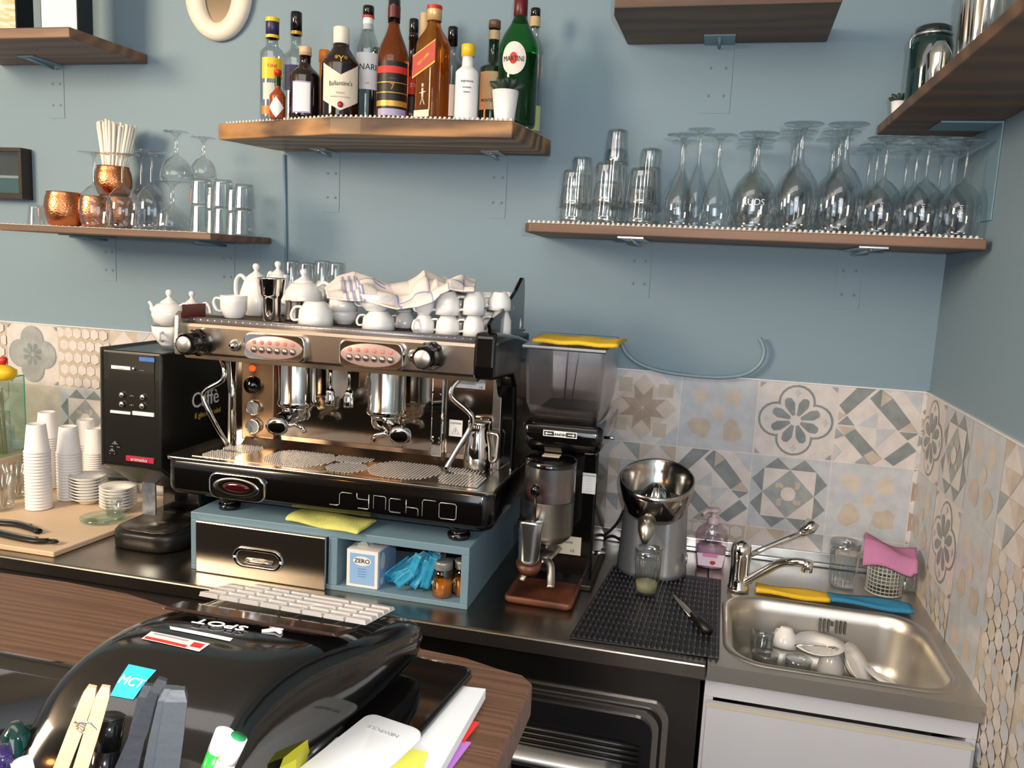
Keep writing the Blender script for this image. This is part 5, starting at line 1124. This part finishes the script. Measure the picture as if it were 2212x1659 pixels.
x, r, h = shelfx(78, -.25, 38, 443, ZL); t = thing('shot_glass', 'small clear glass left of the copper mugs', 'glass', (x, -.25, ZL)); G().lathe([(r, 0), (r*.8, h-.008), (r*.75, h), (0, h)], 24).build('glass_wall', glass_f, t)
def stem_glass(P, R, H, rf, lab, kind='wine', group=None, m=None, inv=True):
    """footed glass, normally standing upside down on its rim; single blown wall"""
    t = thing('wine_glass', lab, 'glass', P, 0, group)
    pr = {'wine': [(.80, 0), (.9, .08), (1, .22), (.97, .34), (.8, .45), (.45, .535), (.16, .575), (.09, .62), (.075, .8), (.085, .93), (.2, .972)],
          'flute': [(.80, 0), (.92, .08), (1, .17), (.93, .30), (.65, .44), (.36, .56), (.2, .64), (.12, .70), (.1, .85), (.12, .93), (.25, .972)],
          'balloon': [(.76, 0), (.93, .10), (1, .26), (.97, .37), (.83, .48), (.5, .585), (.26, .625), (.17, .68), (.13, .83), (.16, .93), (.3, .972)],
          'goblet': [(1, 0), (.97, .12), (.85, .3), (.6, .43), (.25, .5), (.14, .54), (.12, .62), (.17, .66), (.11, .72), (.12, .88), (.3, .96)]}[kind]
    prof = [(pr[0][0]*R+.0007, .001), (pr[0][0]*R+.0007, 0)]+[(a*R, b*H) for a, b in pr]+[(rf*.55, H*.985), (rf*.97, H-.0025), (rf*1.01, H-.0015), (rf, H), (rf*.6, H-.001), (0, H-.0015)]
    g = G().lathe(prof, 40)
    if not inv: g.v = [Vector((v.x, v.y, H-v.z)) for v in g.v]
    g.build('glass_wall', m or glass, t); return t
def place_sg(cx, Y, w, top, zb, lab, kind='wine', fw=None, group=None, fcx=None, m=None):
    P = on('y', Y, cx, 440); k = ppm(P); H = on('y', Y, cx, top).z-zb
    return stem_glass((P.x, Y, zb), w/2/k, H, (fw or w)/2/k, lab, kind, group, m)
place_sg(205, -.27, 66, 330, ZL, 'upturned wine glass in front of the second copper mug', 'wine', 62)
place_sg(266, -.215, 70, 333, ZL, 'upturned wine glass in front of the mug of straws', 'wine', 70)
place_sg(328, -.27, 68, 327, ZL, 'upturned wine glass just right of the straws', 'wine', 70)
place_sg(306, -.12, 60, 335, ZL, 'upturned wine glass behind the straws and first glasses', 'wine', 66)
place_sg(372, -.18, 76, 392, ZL, 'lower short goblet carrying the tall one on the left shelf', 'goblet', 76)
P = on('y', -.18, 372, 392); place_sg(382, -.18, 70, 284, P.z+.001, 'upper goblet stacked upside down, highest glass on the left shelf', 'goblet', 52)
def gtum(cx, Y, w, top, bot, lab, m=None, tp=.84):
    P = on('y', Y, cx, (top+bot)/2); r = w/2/ppm(P); zb = on('y', Y, cx, bot).z if bot < 480 else ZL; h = on('y', Y, cx, top).z-zb
    t = thing('glass_tumbler', lab, 'glass', (P.x, Y, zb)); G().lathe([(r, 0), (r*.97, .006), (r*tp, h-.01), (r*(tp-.04), h-.001), (0, h)], 40, rib=.02, nr=10).lathe([(0, h-.010), (r*(tp-.05), h-.010)], 20).build('tumbler_wall', m or glass_f, t); return zb+h
for k, (cx, Y, w, b, m_, tt) in enumerate(((436, -.25, 50, 496, 440, 386), (482, -.24, 46, 496, 446, 388), (528, -.23, 46, 500, 450, 398), (462, -.1, 40, 496, 450, 400), (508, -.1, 40, 496, 455, 405))):
    q = ('left front', 'middle front', 'right front', 'left rear', 'right rear')[k]
    gtum(cx, Y, w, m_, b, 'lower small tumbler of the %s pair on the left shelf' % q); z = gtum(cx, Y, w, tt, m_-0, 'upper small tumbler of the %s pair on the left shelf' % q)
    if k == 0: place_sg(440, Y, 56, 297, z+.001, 'small goblet upside down on the left tumbler pair', 'goblet', 50)
# ================================================================ RIGHT SHELF: UPTURNED GLASSES
ZR = 1.7595
def tall_tumbler(cx, Y, w, top, zb, lab, cy=430):
    P = on('y', Y, cx, cy); k = ppm(P); r = w/2/k; h = on('y', Y, cx, top).z-zb
    ribbed_tumbler((P.x, Y, zb), r, h, lab, nr=16, inv=True, tap=.80, rib=.022, m=glass_f)
for cx, Y, w, t1, t0, q in ((1240, -.28, 62, 368, 402, 'leftmost front'), (1312, -.28, 68, 352, 392, 'tallest front'), (1387, -.28, 68, 364, 404, 'third front'), (1254, -.12, 50, 340, 378, 'left rear'), (1326, -.12, 54, 322, 362, 'middle rear'), (1401, -.12, 54, 322, 362, 'right rear')):
    tall_tumbler(cx, Y, w, t0, ZR, 'inner ribbed tumbler of the %s nested pair' % q); P = on('y', Y, cx, 430)
    k = ppm(P); z1 = on('y', Y, cx, t1).z; h = on('y', Y, cx, t0).z-ZR
    ribbed_tumbler((P.x, Y, z1-h), w/2/k*1.03, h, 'outer ribbed tumbler of the %s nested pair' % q, nr=16, inv=True, tap=.80, rib=.022)
P = on('y', -.12, 1326, 430); k = ppm(P); ribbed_tumbler((P.x, -.12, on('y', -.12, 1326, 322).z-.04), 27/k, on('y', -.12, 1326, 281).z-on('y', -.12, 1326, 322).z+.04, 'third ribbed tumbler on top of the middle rear stack', nr=16, inv=True, tap=.8, rib=.022)
for cx, Y, top, q in ((1466, -.28, 291, 'left front'), (1503, -.19, 279, 'middle'), (1545, -.28, 292, 'right front'), (1470, -.09, 305, 'rear')):
    place_sg(cx, Y, 74 if Y < -.2 else 62, top, ZR, 'slim upturned wine glass, %s of the teardrop four beside the tumblers' % q, 'flute', 70 if Y < -.2 else 58)
cols = ((1627, 'balloon', 92, 84, (288, 306, 318), 'leftmost big-bowled'), (1720, 'balloon', 88, 82, (267, 292, 308), 'second big-bowled'), (1816, 'balloon', 90, 84, (268, 295, 312), 'third big-bowled'),
        (1904, 'wine', 84, 84, (298, 316, 328), 'left of the straight-bowled'), (1994, 'wine', 82, 82, (299, 318, 330), 'middle of the straight-bowled'), (2077, 'wine', 82, 80, (303, 322, 332), 'rightmost of the straight-bowled'))
for cx, kd, w, fw, tops, q in cols:
    for j, (Y, top) in enumerate(zip((-.28, -.175, -.07), tops)):
        P = on('y', -.28, cx, 440); xx = P.x
        k = ppm((xx, Y, 1.9)); cxp = cx-8*j
        H = on('y', -.28, cx, tops[0]).z-ZR
        t = stem_glass((xx, Y, ZR), w/2/ppm(P), H, fw/2/ppm(P), 'upturned wine glass, %s column, %s row of the right shelf' % (q, ('front', 'middle', 'back')[j]), kd)
        if j == 0 and kd == 'balloon' and 'left' in q: cyl_lettering('RUDS', .02, w/2/ppm(P)*.98, .06, facing(P), inkw, t)
        if j == 0 and kd == 'wine': cyl_lettering('Fuori', .012, w/2/ppm(P)*1.0, .055, facing(P), inkw, t, tilt=pi/2)
# ================================================================ RIGHT WALL SHELF AND TOP LEFT SHELF
ZS = 2.0205
plant((-.188, -.222, ZS), .0165, .034, 'tiny white pot with spiky succulent at the end of the side shelf', 8, .9)
r = .042; h = .175
t = thing('storage_jar', 'dark green clip-top storage jar on the side shelf', 'jar', (-.148, -.285, ZS))
G().lathe([(0, .002), (r*.92, 0), (r, .008), (r, h*.74), (r*.92, h*.84), (r*.78, h*.88)], 36).build('glass_body', mat('teal_black_glass', '102A2A', .08, coat=.6), t)
G().lathe([(r*.84, h*.88), (r*.86, h*.90), (r*.84, h*.97), (r*.6, h), (0, h)], 32).build('lid', mat('dark_lid', '1C2424', .15, coat=.5), t); G().tube([(r*.86*cos(a*pi/12), r*.86*sin(a*pi/12), h*.885) for a in range(24)], .0035, 8, closed=True).build('seal_ring', alu, t)
G().tube(smooth([(-r*.9, -.01, h*.88), (-r*1.05, -.01, h*.82), (-r*1.02, -.01, h*.72)]), .002, 6).build('clip', chrome, t)
for X_, Y_, r, h, m_, rb, lab in ((-.168, -.455, .022, .10, chrome, .0, 'short steel measuring shaker beside the storage jar'), (-.10, -.40, .030, .26, steel_s, 0., 'tall smooth steel shaker on the side shelf'), (-.12, -.505, .030, .22, chrome, .05, 'ribbed steel shaker right of the smooth one'), (-.13, -.61, .032, .2, chrome, .07, 'dimpled steel beaker toward the room on the side shelf'), (-.13, -.71, .03, .17, glass_f, .04, 'clear ribbed glass at the nearest visible end of the side shelf')):
    t = thing('cocktail_shaker' if m_ != glass_f else 'glass_tumbler', lab, 'shaker' if m_ != glass_f else 'glass', (X_, Y_, ZS))
    G().lathe([(0, .002), (r*.8, 0), (r*.82, .003), (r, h*.75), (r*.97, h*.78), (r*.7, h*.9), (r*.4, h), (0, h)] if m_ != glass_f else [(0, .003), (r*.8, .003), (r, h)], 40, rib=rb, nr=12).build('body', m_, t)
for x0, lab in ((-2.60, 'black gift box with white patterned front, left of the two on the top shelf'), (-2.395, 'black gift box with plain white front, right one on the top shelf')):
    t = thing('bottle_box', lab, 'box', (x0, -.17, 2.2285), -.0)
    G().box((-.05, -.05, 0), (.05, .05, .33)).build('carton', black, t, bev=.002); G().box((-.047, -.0515, .012), (.047, -.0503, .32)).build('white_front', paper if 'plain' in lab else mat('patterned_front', 'E6DFD0', .5, var=.3, vscale=25, c2='BFA878', stretch=(1, 1, 3)), t)
    t.rotation_euler.z = radians(18)
# ================================================================ FRONT BAR
ZQ = 1.2
far = [(-3.2, -1.352), (-1.488, -1.351), (-1.38, -1.347), (-1.28, -1.352), (-1.19, -1.372), (-1.08, -1.375), (-.98, -1.368), (-.871, -1.370), (-.80, -1.376), (-.76, -1.388), (-.728, -1.394), (-.713, -1.41)]
bar = thing('bar_counter', 'dark brown wood-topped bar counter in the foreground', 'bar counter', (-1.5, -1.6, 0))
G().prism([(x+1.5, y+1.6) for x, y in far]+[(.783, -.5), (-1.7, -.5)], ZQ-.04, ZQ).build('bar_top', barw, bar, bev=.004, seg=3)
G().box((-1.65, -.46, .0), (.765, .20, ZQ-.04)).build('bar_body', mat('dark_bar_body', '3A332D', .5, var=.2, vscale=8), bar)
G().box((.765, .06, .9), (.770, .065, 1.12)).build('edge_strip', paper, bar)
# ---------------------------------------------------------------- cash register
RG = (-.945, -1.62, ZQ)
rgt = thing('cash_register', 'glossy black cash register with silver keys on the foreground bar', 'cash register', RG, 0)
def RL(x, y, z): return (x-RG[0], y-RG[1], z-RG[2])
# sections along y: (y, x centre, half width, z top, z bottom)
secs = [(-1.452, -.938, .108, 1.262, 1.245), (-1.462, -.938, .114, 1.284, 1.235), (-1.49, -.938, .115, 1.291, 1.232), (-1.56, -.944, .112, 1.306, 1.228), (-1.60, -.950, .109, 1.318, 1.222), (-1.65, -.960, .102, 1.325, 1.212), (-1.70, -.966, .098, 1.320, 1.203), (-1.735, -.966, .095, 1.305, 1.201), (-1.765, -.964, .09, 1.275, 1.201), (-1.785, -.962, .086, 1.24, 1.201), (-1.795, -.96, .08, 1.212, 1.201)]
rings = []
for y, cx, hw, zt, zb in secs:
    k = max(.5, min(1, (zt-zb)/.08)); rz = (zt-zb)
    pts = []
    for i in range(28):
        a = 2*pi*i/28; c, s_ = cos(a), sin(a); e = .32
        px = math.copysign(abs(c)**e, c)*hw; pz = math.copysign(abs(s_)**(.55), s_)*rz/2+(zt+zb)/2
        pts.append(RL(cx+px, y, pz))
    rings.append(pts)
body = G().loft(rings).build('housing', blackg, rgt, sub=1)
# recessed display bed and key bed
G().loft([[RL(x, y, z) for x, y, z in ((-1.035, -1.612, 1.3225), (-.855, -1.612, 1.3225), (-.85, -1.575, 1.314), (-1.04, -1.575, 1.314))], [RL(x, y, z) for x, y, z in ((-1.03, -1.61, 1.325), (-.86, -1.61, 1.325), (-.855, -1.578, 1.3165), (-1.035, -1.578, 1.3165))]], sm=False).build('display_window', mat('brown_glass', '2A1812', .08, coat=.5), rgt, bev=.001)
KT = [(-1.033, -1.545), (-.862, -1.552)]
sil = mat('silver_key', 'D0CCC8', .3, .5)
kc = 0
for i in range(8):
    for j in range(5):
        if i in (0,) and j == 4: continue
        if i == 4 and j < 3 : pass
        u0, u1 = i/8, (i+1)/8; v0, v1 = j/5, (j+1)/5
        if i == 5 and j > 1: continue
        if i == 4 and j > 1: u1 = (i+2)/8
        def kp_(u, v, dz=0): return RL(-1.036+u*.186, -1.553+.078*v-.006*u, 1.3115-.0165*v+dz)
        a0, b0, c0_, d0 = kp_(u0+.004, v0+.006), kp_(u1-.004, v0+.006), kp_(u1-.004, v1-.006), kp_(u0+.004, v1-.006)
        a1, b1, c1, d1 = kp_(u0+.010, v0+.02, .0048), kp_(u1-.010, v0+.02, .0048), kp_(u1-.010, v1-.03, .0035), kp_(u0+.010, v1-.03, .0035)
        G().add([a0, b0, c0_, d0, a1, b1, c1, d1], [(0, 3, 2, 1), (4, 5, 6, 7), (0, 1, 5, 4), (1, 2, 6, 5), (2, 3, 7, 6), (3, 0, 4, 7)]).build('key', sil, rgt); kc += 1
bpy.context.view_layer.update(); _dg = bpy.context.evaluated_depsgraph_get(); _bo = body.evaluated_get(_dg)
def surf(x, y):
    ok, p, n, i = _bo.ray_cast(Vector(RL(x, y, 1.5)), Vector((0, 0, -1)))
    return p.z+RG[2] if ok else 1.25
def slope(x, y): return atan2(surf(x, y+.01)-surf(x, y-.01), .02)
def on_reg(xp, yp):
    """point where the line of sight meets the housing"""
    z = 1.31
    for _ in range(14): P = on('z', z, xp, yp); z = z*.5+surf(P.x, P.y)*.5
    return P
P = on_reg(480, 1352); lettering('SPOT', .017, inkw, rgt, RL(P.x, P.y-.002, P.z+.0024), (-slope(P.x, P.y), 0, pi), sx=1.3)
P = on_reg(592, 1366); G().tube([RL(P.x-.010, P.y-.004, P.z+.001), RL(P.x+.006, P.y+.006, P.z+.002)], .0018, 5).tube([RL(P.x-.008, P.y+.008, P.z+.001), RL(P.x+.008, P.y-.002, P.z+.002)], .0018, 5).build('star_mark', inkw, rgt)
def patch(corners, name, m, par, lift=.0006):
    Q = [on_reg(*c) for c in corners]; n = 6
    g = G().grid(lambda u, v: (lambda P: RL(P.x, P.y, surf(P.x, P.y)+lift))((Q[0]*(1-u)+Q[1]*u)*(1-v)+(Q[3]*(1-u)+Q[2]*u)*v), n, n)
    o = g.build(name, m, par); c = (Q[0]+Q[1]+Q[2]+Q[3])/4; return o, c
patch([(366, 1354), (503, 1380), (497, 1387), (368, 1361)], 'white_strip', paper, rgt)
o, c = patch([(327, 1365), (454, 1392), (430, 1409), (305, 1381)], 'service_sticker', mat('pinkish_sticker', 'E2D2CC', .5), rgt)
o2, c2 = patch([(316, 1376), (405, 1396), (400, 1401), (311, 1381)], 'red_print', inkr, rgt, .0010); 
o3, c3 = patch([(419, 1389), (443, 1394), (432, 1403), (409, 1398)], 'red_logo', red, rgt, .0010)
patch([(334, 1369), (408, 1385), (405, 1388), (331, 1372)], 'grey_print', inkg, rgt, .0010)
o, c = patch([(278, 1436), (338, 1449), (288, 1513), (238, 1504)], 'cyan_sticker', sticker_b, rgt)
P = on_reg(284, 1476); lettering('MCT', .0115, inkw, o, RL(P.x, P.y, P.z+.0012), (slope(P.x, P.y), 0, -.1))
# side paper slot / grey flank
G().tube(smooth([RL(*on('z', 1.242, *q)) for q in ((692, 1506), (650, 1532), (612, 1580), (590, 1640), (578, 1690))]), [.001]*2+[.006]*13+[.004]*2, 8).build('grey_flank', mat('grey_flank', 'A8A4A0', .35, .2), rgt)
# card terminal and glass ornament at the left
P = on('z', ZQ, 70, 1560)
t = thing('card_terminal', 'low glossy black tray left of the cash register', 'tray', (-1.17, -1.66, ZQ+.001))
G().loft([[(x, y, z) for x, y in rrect(-.11+k, -.10+k, .09-k, .085-k, .02, 5)] for k, z in ((0, 0), (0, .022), (.004, .028), (.016, .028), (.02, .018))]).build('body', blackg, t)
G().tube([(-.10, -.06, .03), (.08, -.06, .03)], .002, 6).build('orange_reflection', mat('orange_reflection', 'E08A28', .25, .8), t)  # orange reflections on the black gloss, put in as a coloured rod
P = on('z', 1.28, 62, 1580)
t = thing('glass_marble', 'dark green glass paperweight left of the cash register', 'ornament', (P.x-.012, P.y, ZQ+.03))
ell_loft(G(), [(.006, .005, .0), (.014, .012, .006), (.016, .014, .025), (.012, .011, .045), (.004, .004, .055)], 20).build('glass_body', mat('bottle_green_glass', '0F3A34', .06, 0, .4, coat=.6), t)
# ---------------------------------------------------------------- papers and phones
def slab(name, label, cat, corners, z, th, m, bev=0, gl=None):
    Q = [on('z', z+th, *c) for c in corners]; c0 = sum(Q, Vector())/4
    return tag(G().prism([(q.x-c0.x, q.y-c0.y) for q in Q], 0, th).build(name, m, None, (c0.x, c0.y, z), bev=bev), label, cat)
slab('menu_stack', 'thick stack of white paper under the phones on the bar', 'paper', [(905, 1470), (1050, 1487), (950, 1662), (700, 1655)], ZQ+.0045, .012, paper, .001)
slab('red_card', 'red card sticking out from under the white papers', 'card', [(960, 1545), (1036, 1560), (1003, 1602), (930, 1590)], ZQ+.0025, .0012, mat('bright_red_card', 'D8302C', .5))
slab('purple_card', 'purple leaflet sticking out below the red card', 'card', [(930, 1590), (1018, 1603), (960, 1680), (860, 1665)], ZQ+.001, .0012, mat('lilac_card', 'B273C4', .5))
slab('yellow_note', 'yellow paper slip under the white phone at the bottom edge', 'paper', [(820, 1600), (925, 1625), (905, 1690), (790, 1690)], ZQ+.0167, .001, mat('pale_yellow_paper', 'E4E060', .6))
def phone(name, lab, c4, z, th, m, rad):
    A, B_, D_ = [on('z', z+th, *q) for q in c4]; o = (B_+D_)/2
    w = (B_-A).length; h = (D_-B_).length; d = (B_-A).normalized(); ang = atan2(d.y, d.x); cpt = A+(B_-A)/2+((D_-B_)/2)
    t = thing(name, lab, 'phone', (cpt.x, cpt.y, z), ang)
    G().loft([[(x, y, zz) for x, y in rrect(-w/2+k, -h/2+k, w/2-k, h/2-k, rad, 6)] for k, zz in ((.002, 0), (0, .002), (0, th-.002), (.002, th))]).build('casing', m, t)
    return t, w, h, th
t, w, h, th = phone('smartphone', 'black smartphone lying face up on the white papers', ((872, 1408), (1013, 1440), (890, 1625)), ZQ+.017, .009, blackg, .012)
G().prism(rrect(-w/2+.004, -h/2+.006, w/2-.004, h/2-.006, .009, 5), th, th+.0004).build('screen', mat('screen_glass', '0A0808', .06, coat=.6), t)
G().lathe([(0, th+.0003), (.0035, th+.0003), (.004, th+.0008)], 16, c=(0, -h/2+.011)).build('button', chrome, t)
t, w, h, th = phone('smartphone', 'white phone lying face down over the black smartphone', ((778, 1530), (897, 1570), (750, 1760)), ZQ+.028, .009, whitep, .010)
lettering('NEWPOLE', .006, inkg, t, (.0, h/2-.022, th+.0003), (0, 0, pi), sx=1.2)
slab('olive_note', 'olive-yellow paper tucked between register and phone', 'paper', [(634, 1580), (676, 1578), (640, 1640), (604, 1659)], ZQ+.02, .03, mat('olive_paper', 'A8A428', .5))
slab('clear_folder', 'white papers in a clear sleeve beside the cash register', 'paper', [(812, 1478), (835, 1480), (700, 1650), (640, 1650)], ZQ+.001, .02, mat('sleeve_grey', 'BFC2C4', .25, var=.3, vscale=20))
t = thing('ballpoint_pen', 'black and silver pen beside the cash register papers', 'pen', tuple(on('z', ZQ+.03, 690, 1600)), 0)
A = Vector(t.location); e0, e1 = on('z', ZQ+.035, 735, 1572)-A, on('z', ZQ+.03, 640, 1659)-A
G().tube([e0, e0*.3+e1*.7], .004, 10).build('barrel', black, t); G().tube([e0*.3+e1*.7, e1], [.0045, .003], 10).build('grip', alu, t)
# ---------------------------------------------------------------- pen pot contents close to the camera
def nearp(x, y, dist):
    d = ray(x, y); return CW+d*dist          # dist is depth along the view axis
PB = Vector((-.868, -1.866, ZQ+.001))
t = thing('pen_pot', 'dark pen pot at the bottom edge holding pegs, clips and markers', 'pot', tuple(PB))
G().lathe([(0, .002), (.055, .002), (.058, .01), (.060, .122), (.057, .122), (.054, .01), (0, .008)], 32).build('pot_wall', black, t)
def limb(pts, r, n, sx=1.): return G().tube(pts, r, n, sx=sx)
def flatbar(g, A, B_, w, th_, side, taper=1.):
    """flat wooden or plastic bar from A to B; side is its width direction"""
    d = (B_-A).normalized(); n = d.cross(side).normalized(); s_ = n.cross(d).normalized()
    rings = []
    for t_, k in ((0, .8), (.03, 1), (.55, 1), (.9, .9*taper), (1, .55*taper)):
        c = A+(B_-A)*t_; rings.append([c+s_*(w/2*k)*a+n*(th_/2*k)*b for a, b in ((-1, -1), (1, -1), (1, 1), (-1, 1))])
    g.loft(rings, sm=False); return g
def peg(lab, tips, join, ends, dist, m, w, name='clothes_peg', cat='clothes peg'):   # two arms, and a wire spring on the wooden one
    T1, T2 = [nearp(*q, dist) for q in tips]; J = nearp(*join, dist); E1, E2 = [nearp(*q, dist) for q in ends]
    t = thing(name, lab, cat, tuple(E1)); o = Vector(t.location); side = (CW-J).cross(T1-E1).normalized(); view = (CW-J).normalized()
    flatbar(G(), E1-o, T1-o, w, w*.8, side).build('arm', m, t); flatbar(G(), E2-o+view*.0, T2-o, w, w*.8, side).build('arm', m, t)
    if cat == 'clothes peg': G().tube([J-o+view*(w*.5)+side*(.006*cos(a))+Vector((0, 0, .004*sin(a))) for a in (0, 1, 2, 3, 4, 5, 6)], .0008, 6).tube([J-o+view*(w*.48)-side*.01+(T1-E1)*(-.22), J-o+view*(w*.48), J-o+view*(w*.48)+side*.008+(T1-E1)*.04], .0008, 6).build('spring', chrome, t)
    return t
peg('wooden clothes peg standing open in the pen pot', ((200, 1482), (229, 1482)), (188, 1572), ((120, 1690), (165, 1690)), .50, pegw, .0085)
gy = mat('charcoal_plastic', '43474C', .5, bump=.1, bscale=200); gy2 = mat('charcoal_clip', '33363B', .5, bump=.1, bscale=200)
peg('dark plastic clip leaning left in the pen pot', ((352, 1466), (322, 1478)), (310, 1560), ((240, 1720), (268, 1720)), .52, gy2, .010, 'plastic_clip', 'clip')
peg('dark grey plastic clip standing upright in the pen pot', ((372, 1484), (384, 1486)), (362, 1580), ((325, 1720), (352, 1720)), .50, gy, .0145, 'plastic_clip', 'clip')
def marker(lab, top, bot, dist, r, mcap, mbody, tip=None, name='marker_pen'):
    A, B_ = nearp(*top, dist), nearp(*bot, dist); t = thing(name, lab, 'pen', tuple(B_)); o = B_; D = A-o; L_ = D.length; u = D.normalized()
    G().tube([u*0, u*L_*.62], r, 20).build('barrel', mbody, t)
    pts = [(L_*.62, r*1.02), (L_*.97-.0, r*1.02), (L_-r*.35, r*.95), (L_-r*.1, r*.65), (L_, r*.2)] if not tip else [(L_*.62, r*1.02), (L_, r*1.0)]
    G().tube([u*a for a, _ in pts], [b for _, b in pts], 20).build('cap', mcap, t)
    if tip: G().tube([u*(L_-.0), u*(L_+.0008)], r*.85, 20).build('end_plug', tip, t)
    return t
gm_ = mat('bright_green', '1FA83C', .3, trans=.2)
marker('marker with rounded white cap and green barrel in the pen pot', (488, 1576), (440, 1700), .50, .0058, whitep, gm_)
marker('white marker with flat green end leaning beside the green one', (515, 1592), (450, 1730), .49, .0056, whitep, whitep, mat('dark_green_plug', '1A7A44', .4))
marker('black pen with broad barrel behind the wooden peg', (240, 1548), (215, 1720), .52, .0085, blackg, blackg, black)
marker('white pen tip at the bottom left corner', (44, 1636), (75, 1760), .48, .0055, whitep, whitep, None)
marker('violet-black pen at the bottom left corner', (-4, 1610), (30, 1740), .48, .006, mat('violet_black', '241C48', .12, coat=.5), blackg, None)
# ================================================================ ROOM BEHIND THE CAMERA (seen in reflections)
for i, (x, y, z) in enumerate(((-2.6, -3.4, 2.25), (-1.5, -3.6, 2.3), (-.5, -3.8, 2.3))):
    t = thing('pendant_lamp', 'warm pendant lamp hanging in the room behind the viewer, %s of three' % ('left', 'middle', 'right')[i], 'lamp', (x, y, z))
    G().lathe([(0, -.05), (.03, -.045), (.05, -.02), (.05, .01), (.03, .04), (.015, .055)], 24).build('bulb', mat('warm_bulb', 'FFC890', .5, emit=('FFB066', 40.)), t)
    G().lathe([(.16, -.01), (.12, .05), (.05, .10), (.012, .12), (.012, .13), (0, .13)], 28).build('shade', mat('dark_shade', '2A2420', .4), t); G().tube([(0, 0, .13), (0, 0, 2.95-z)], .004, 6).build('cord', black, t)
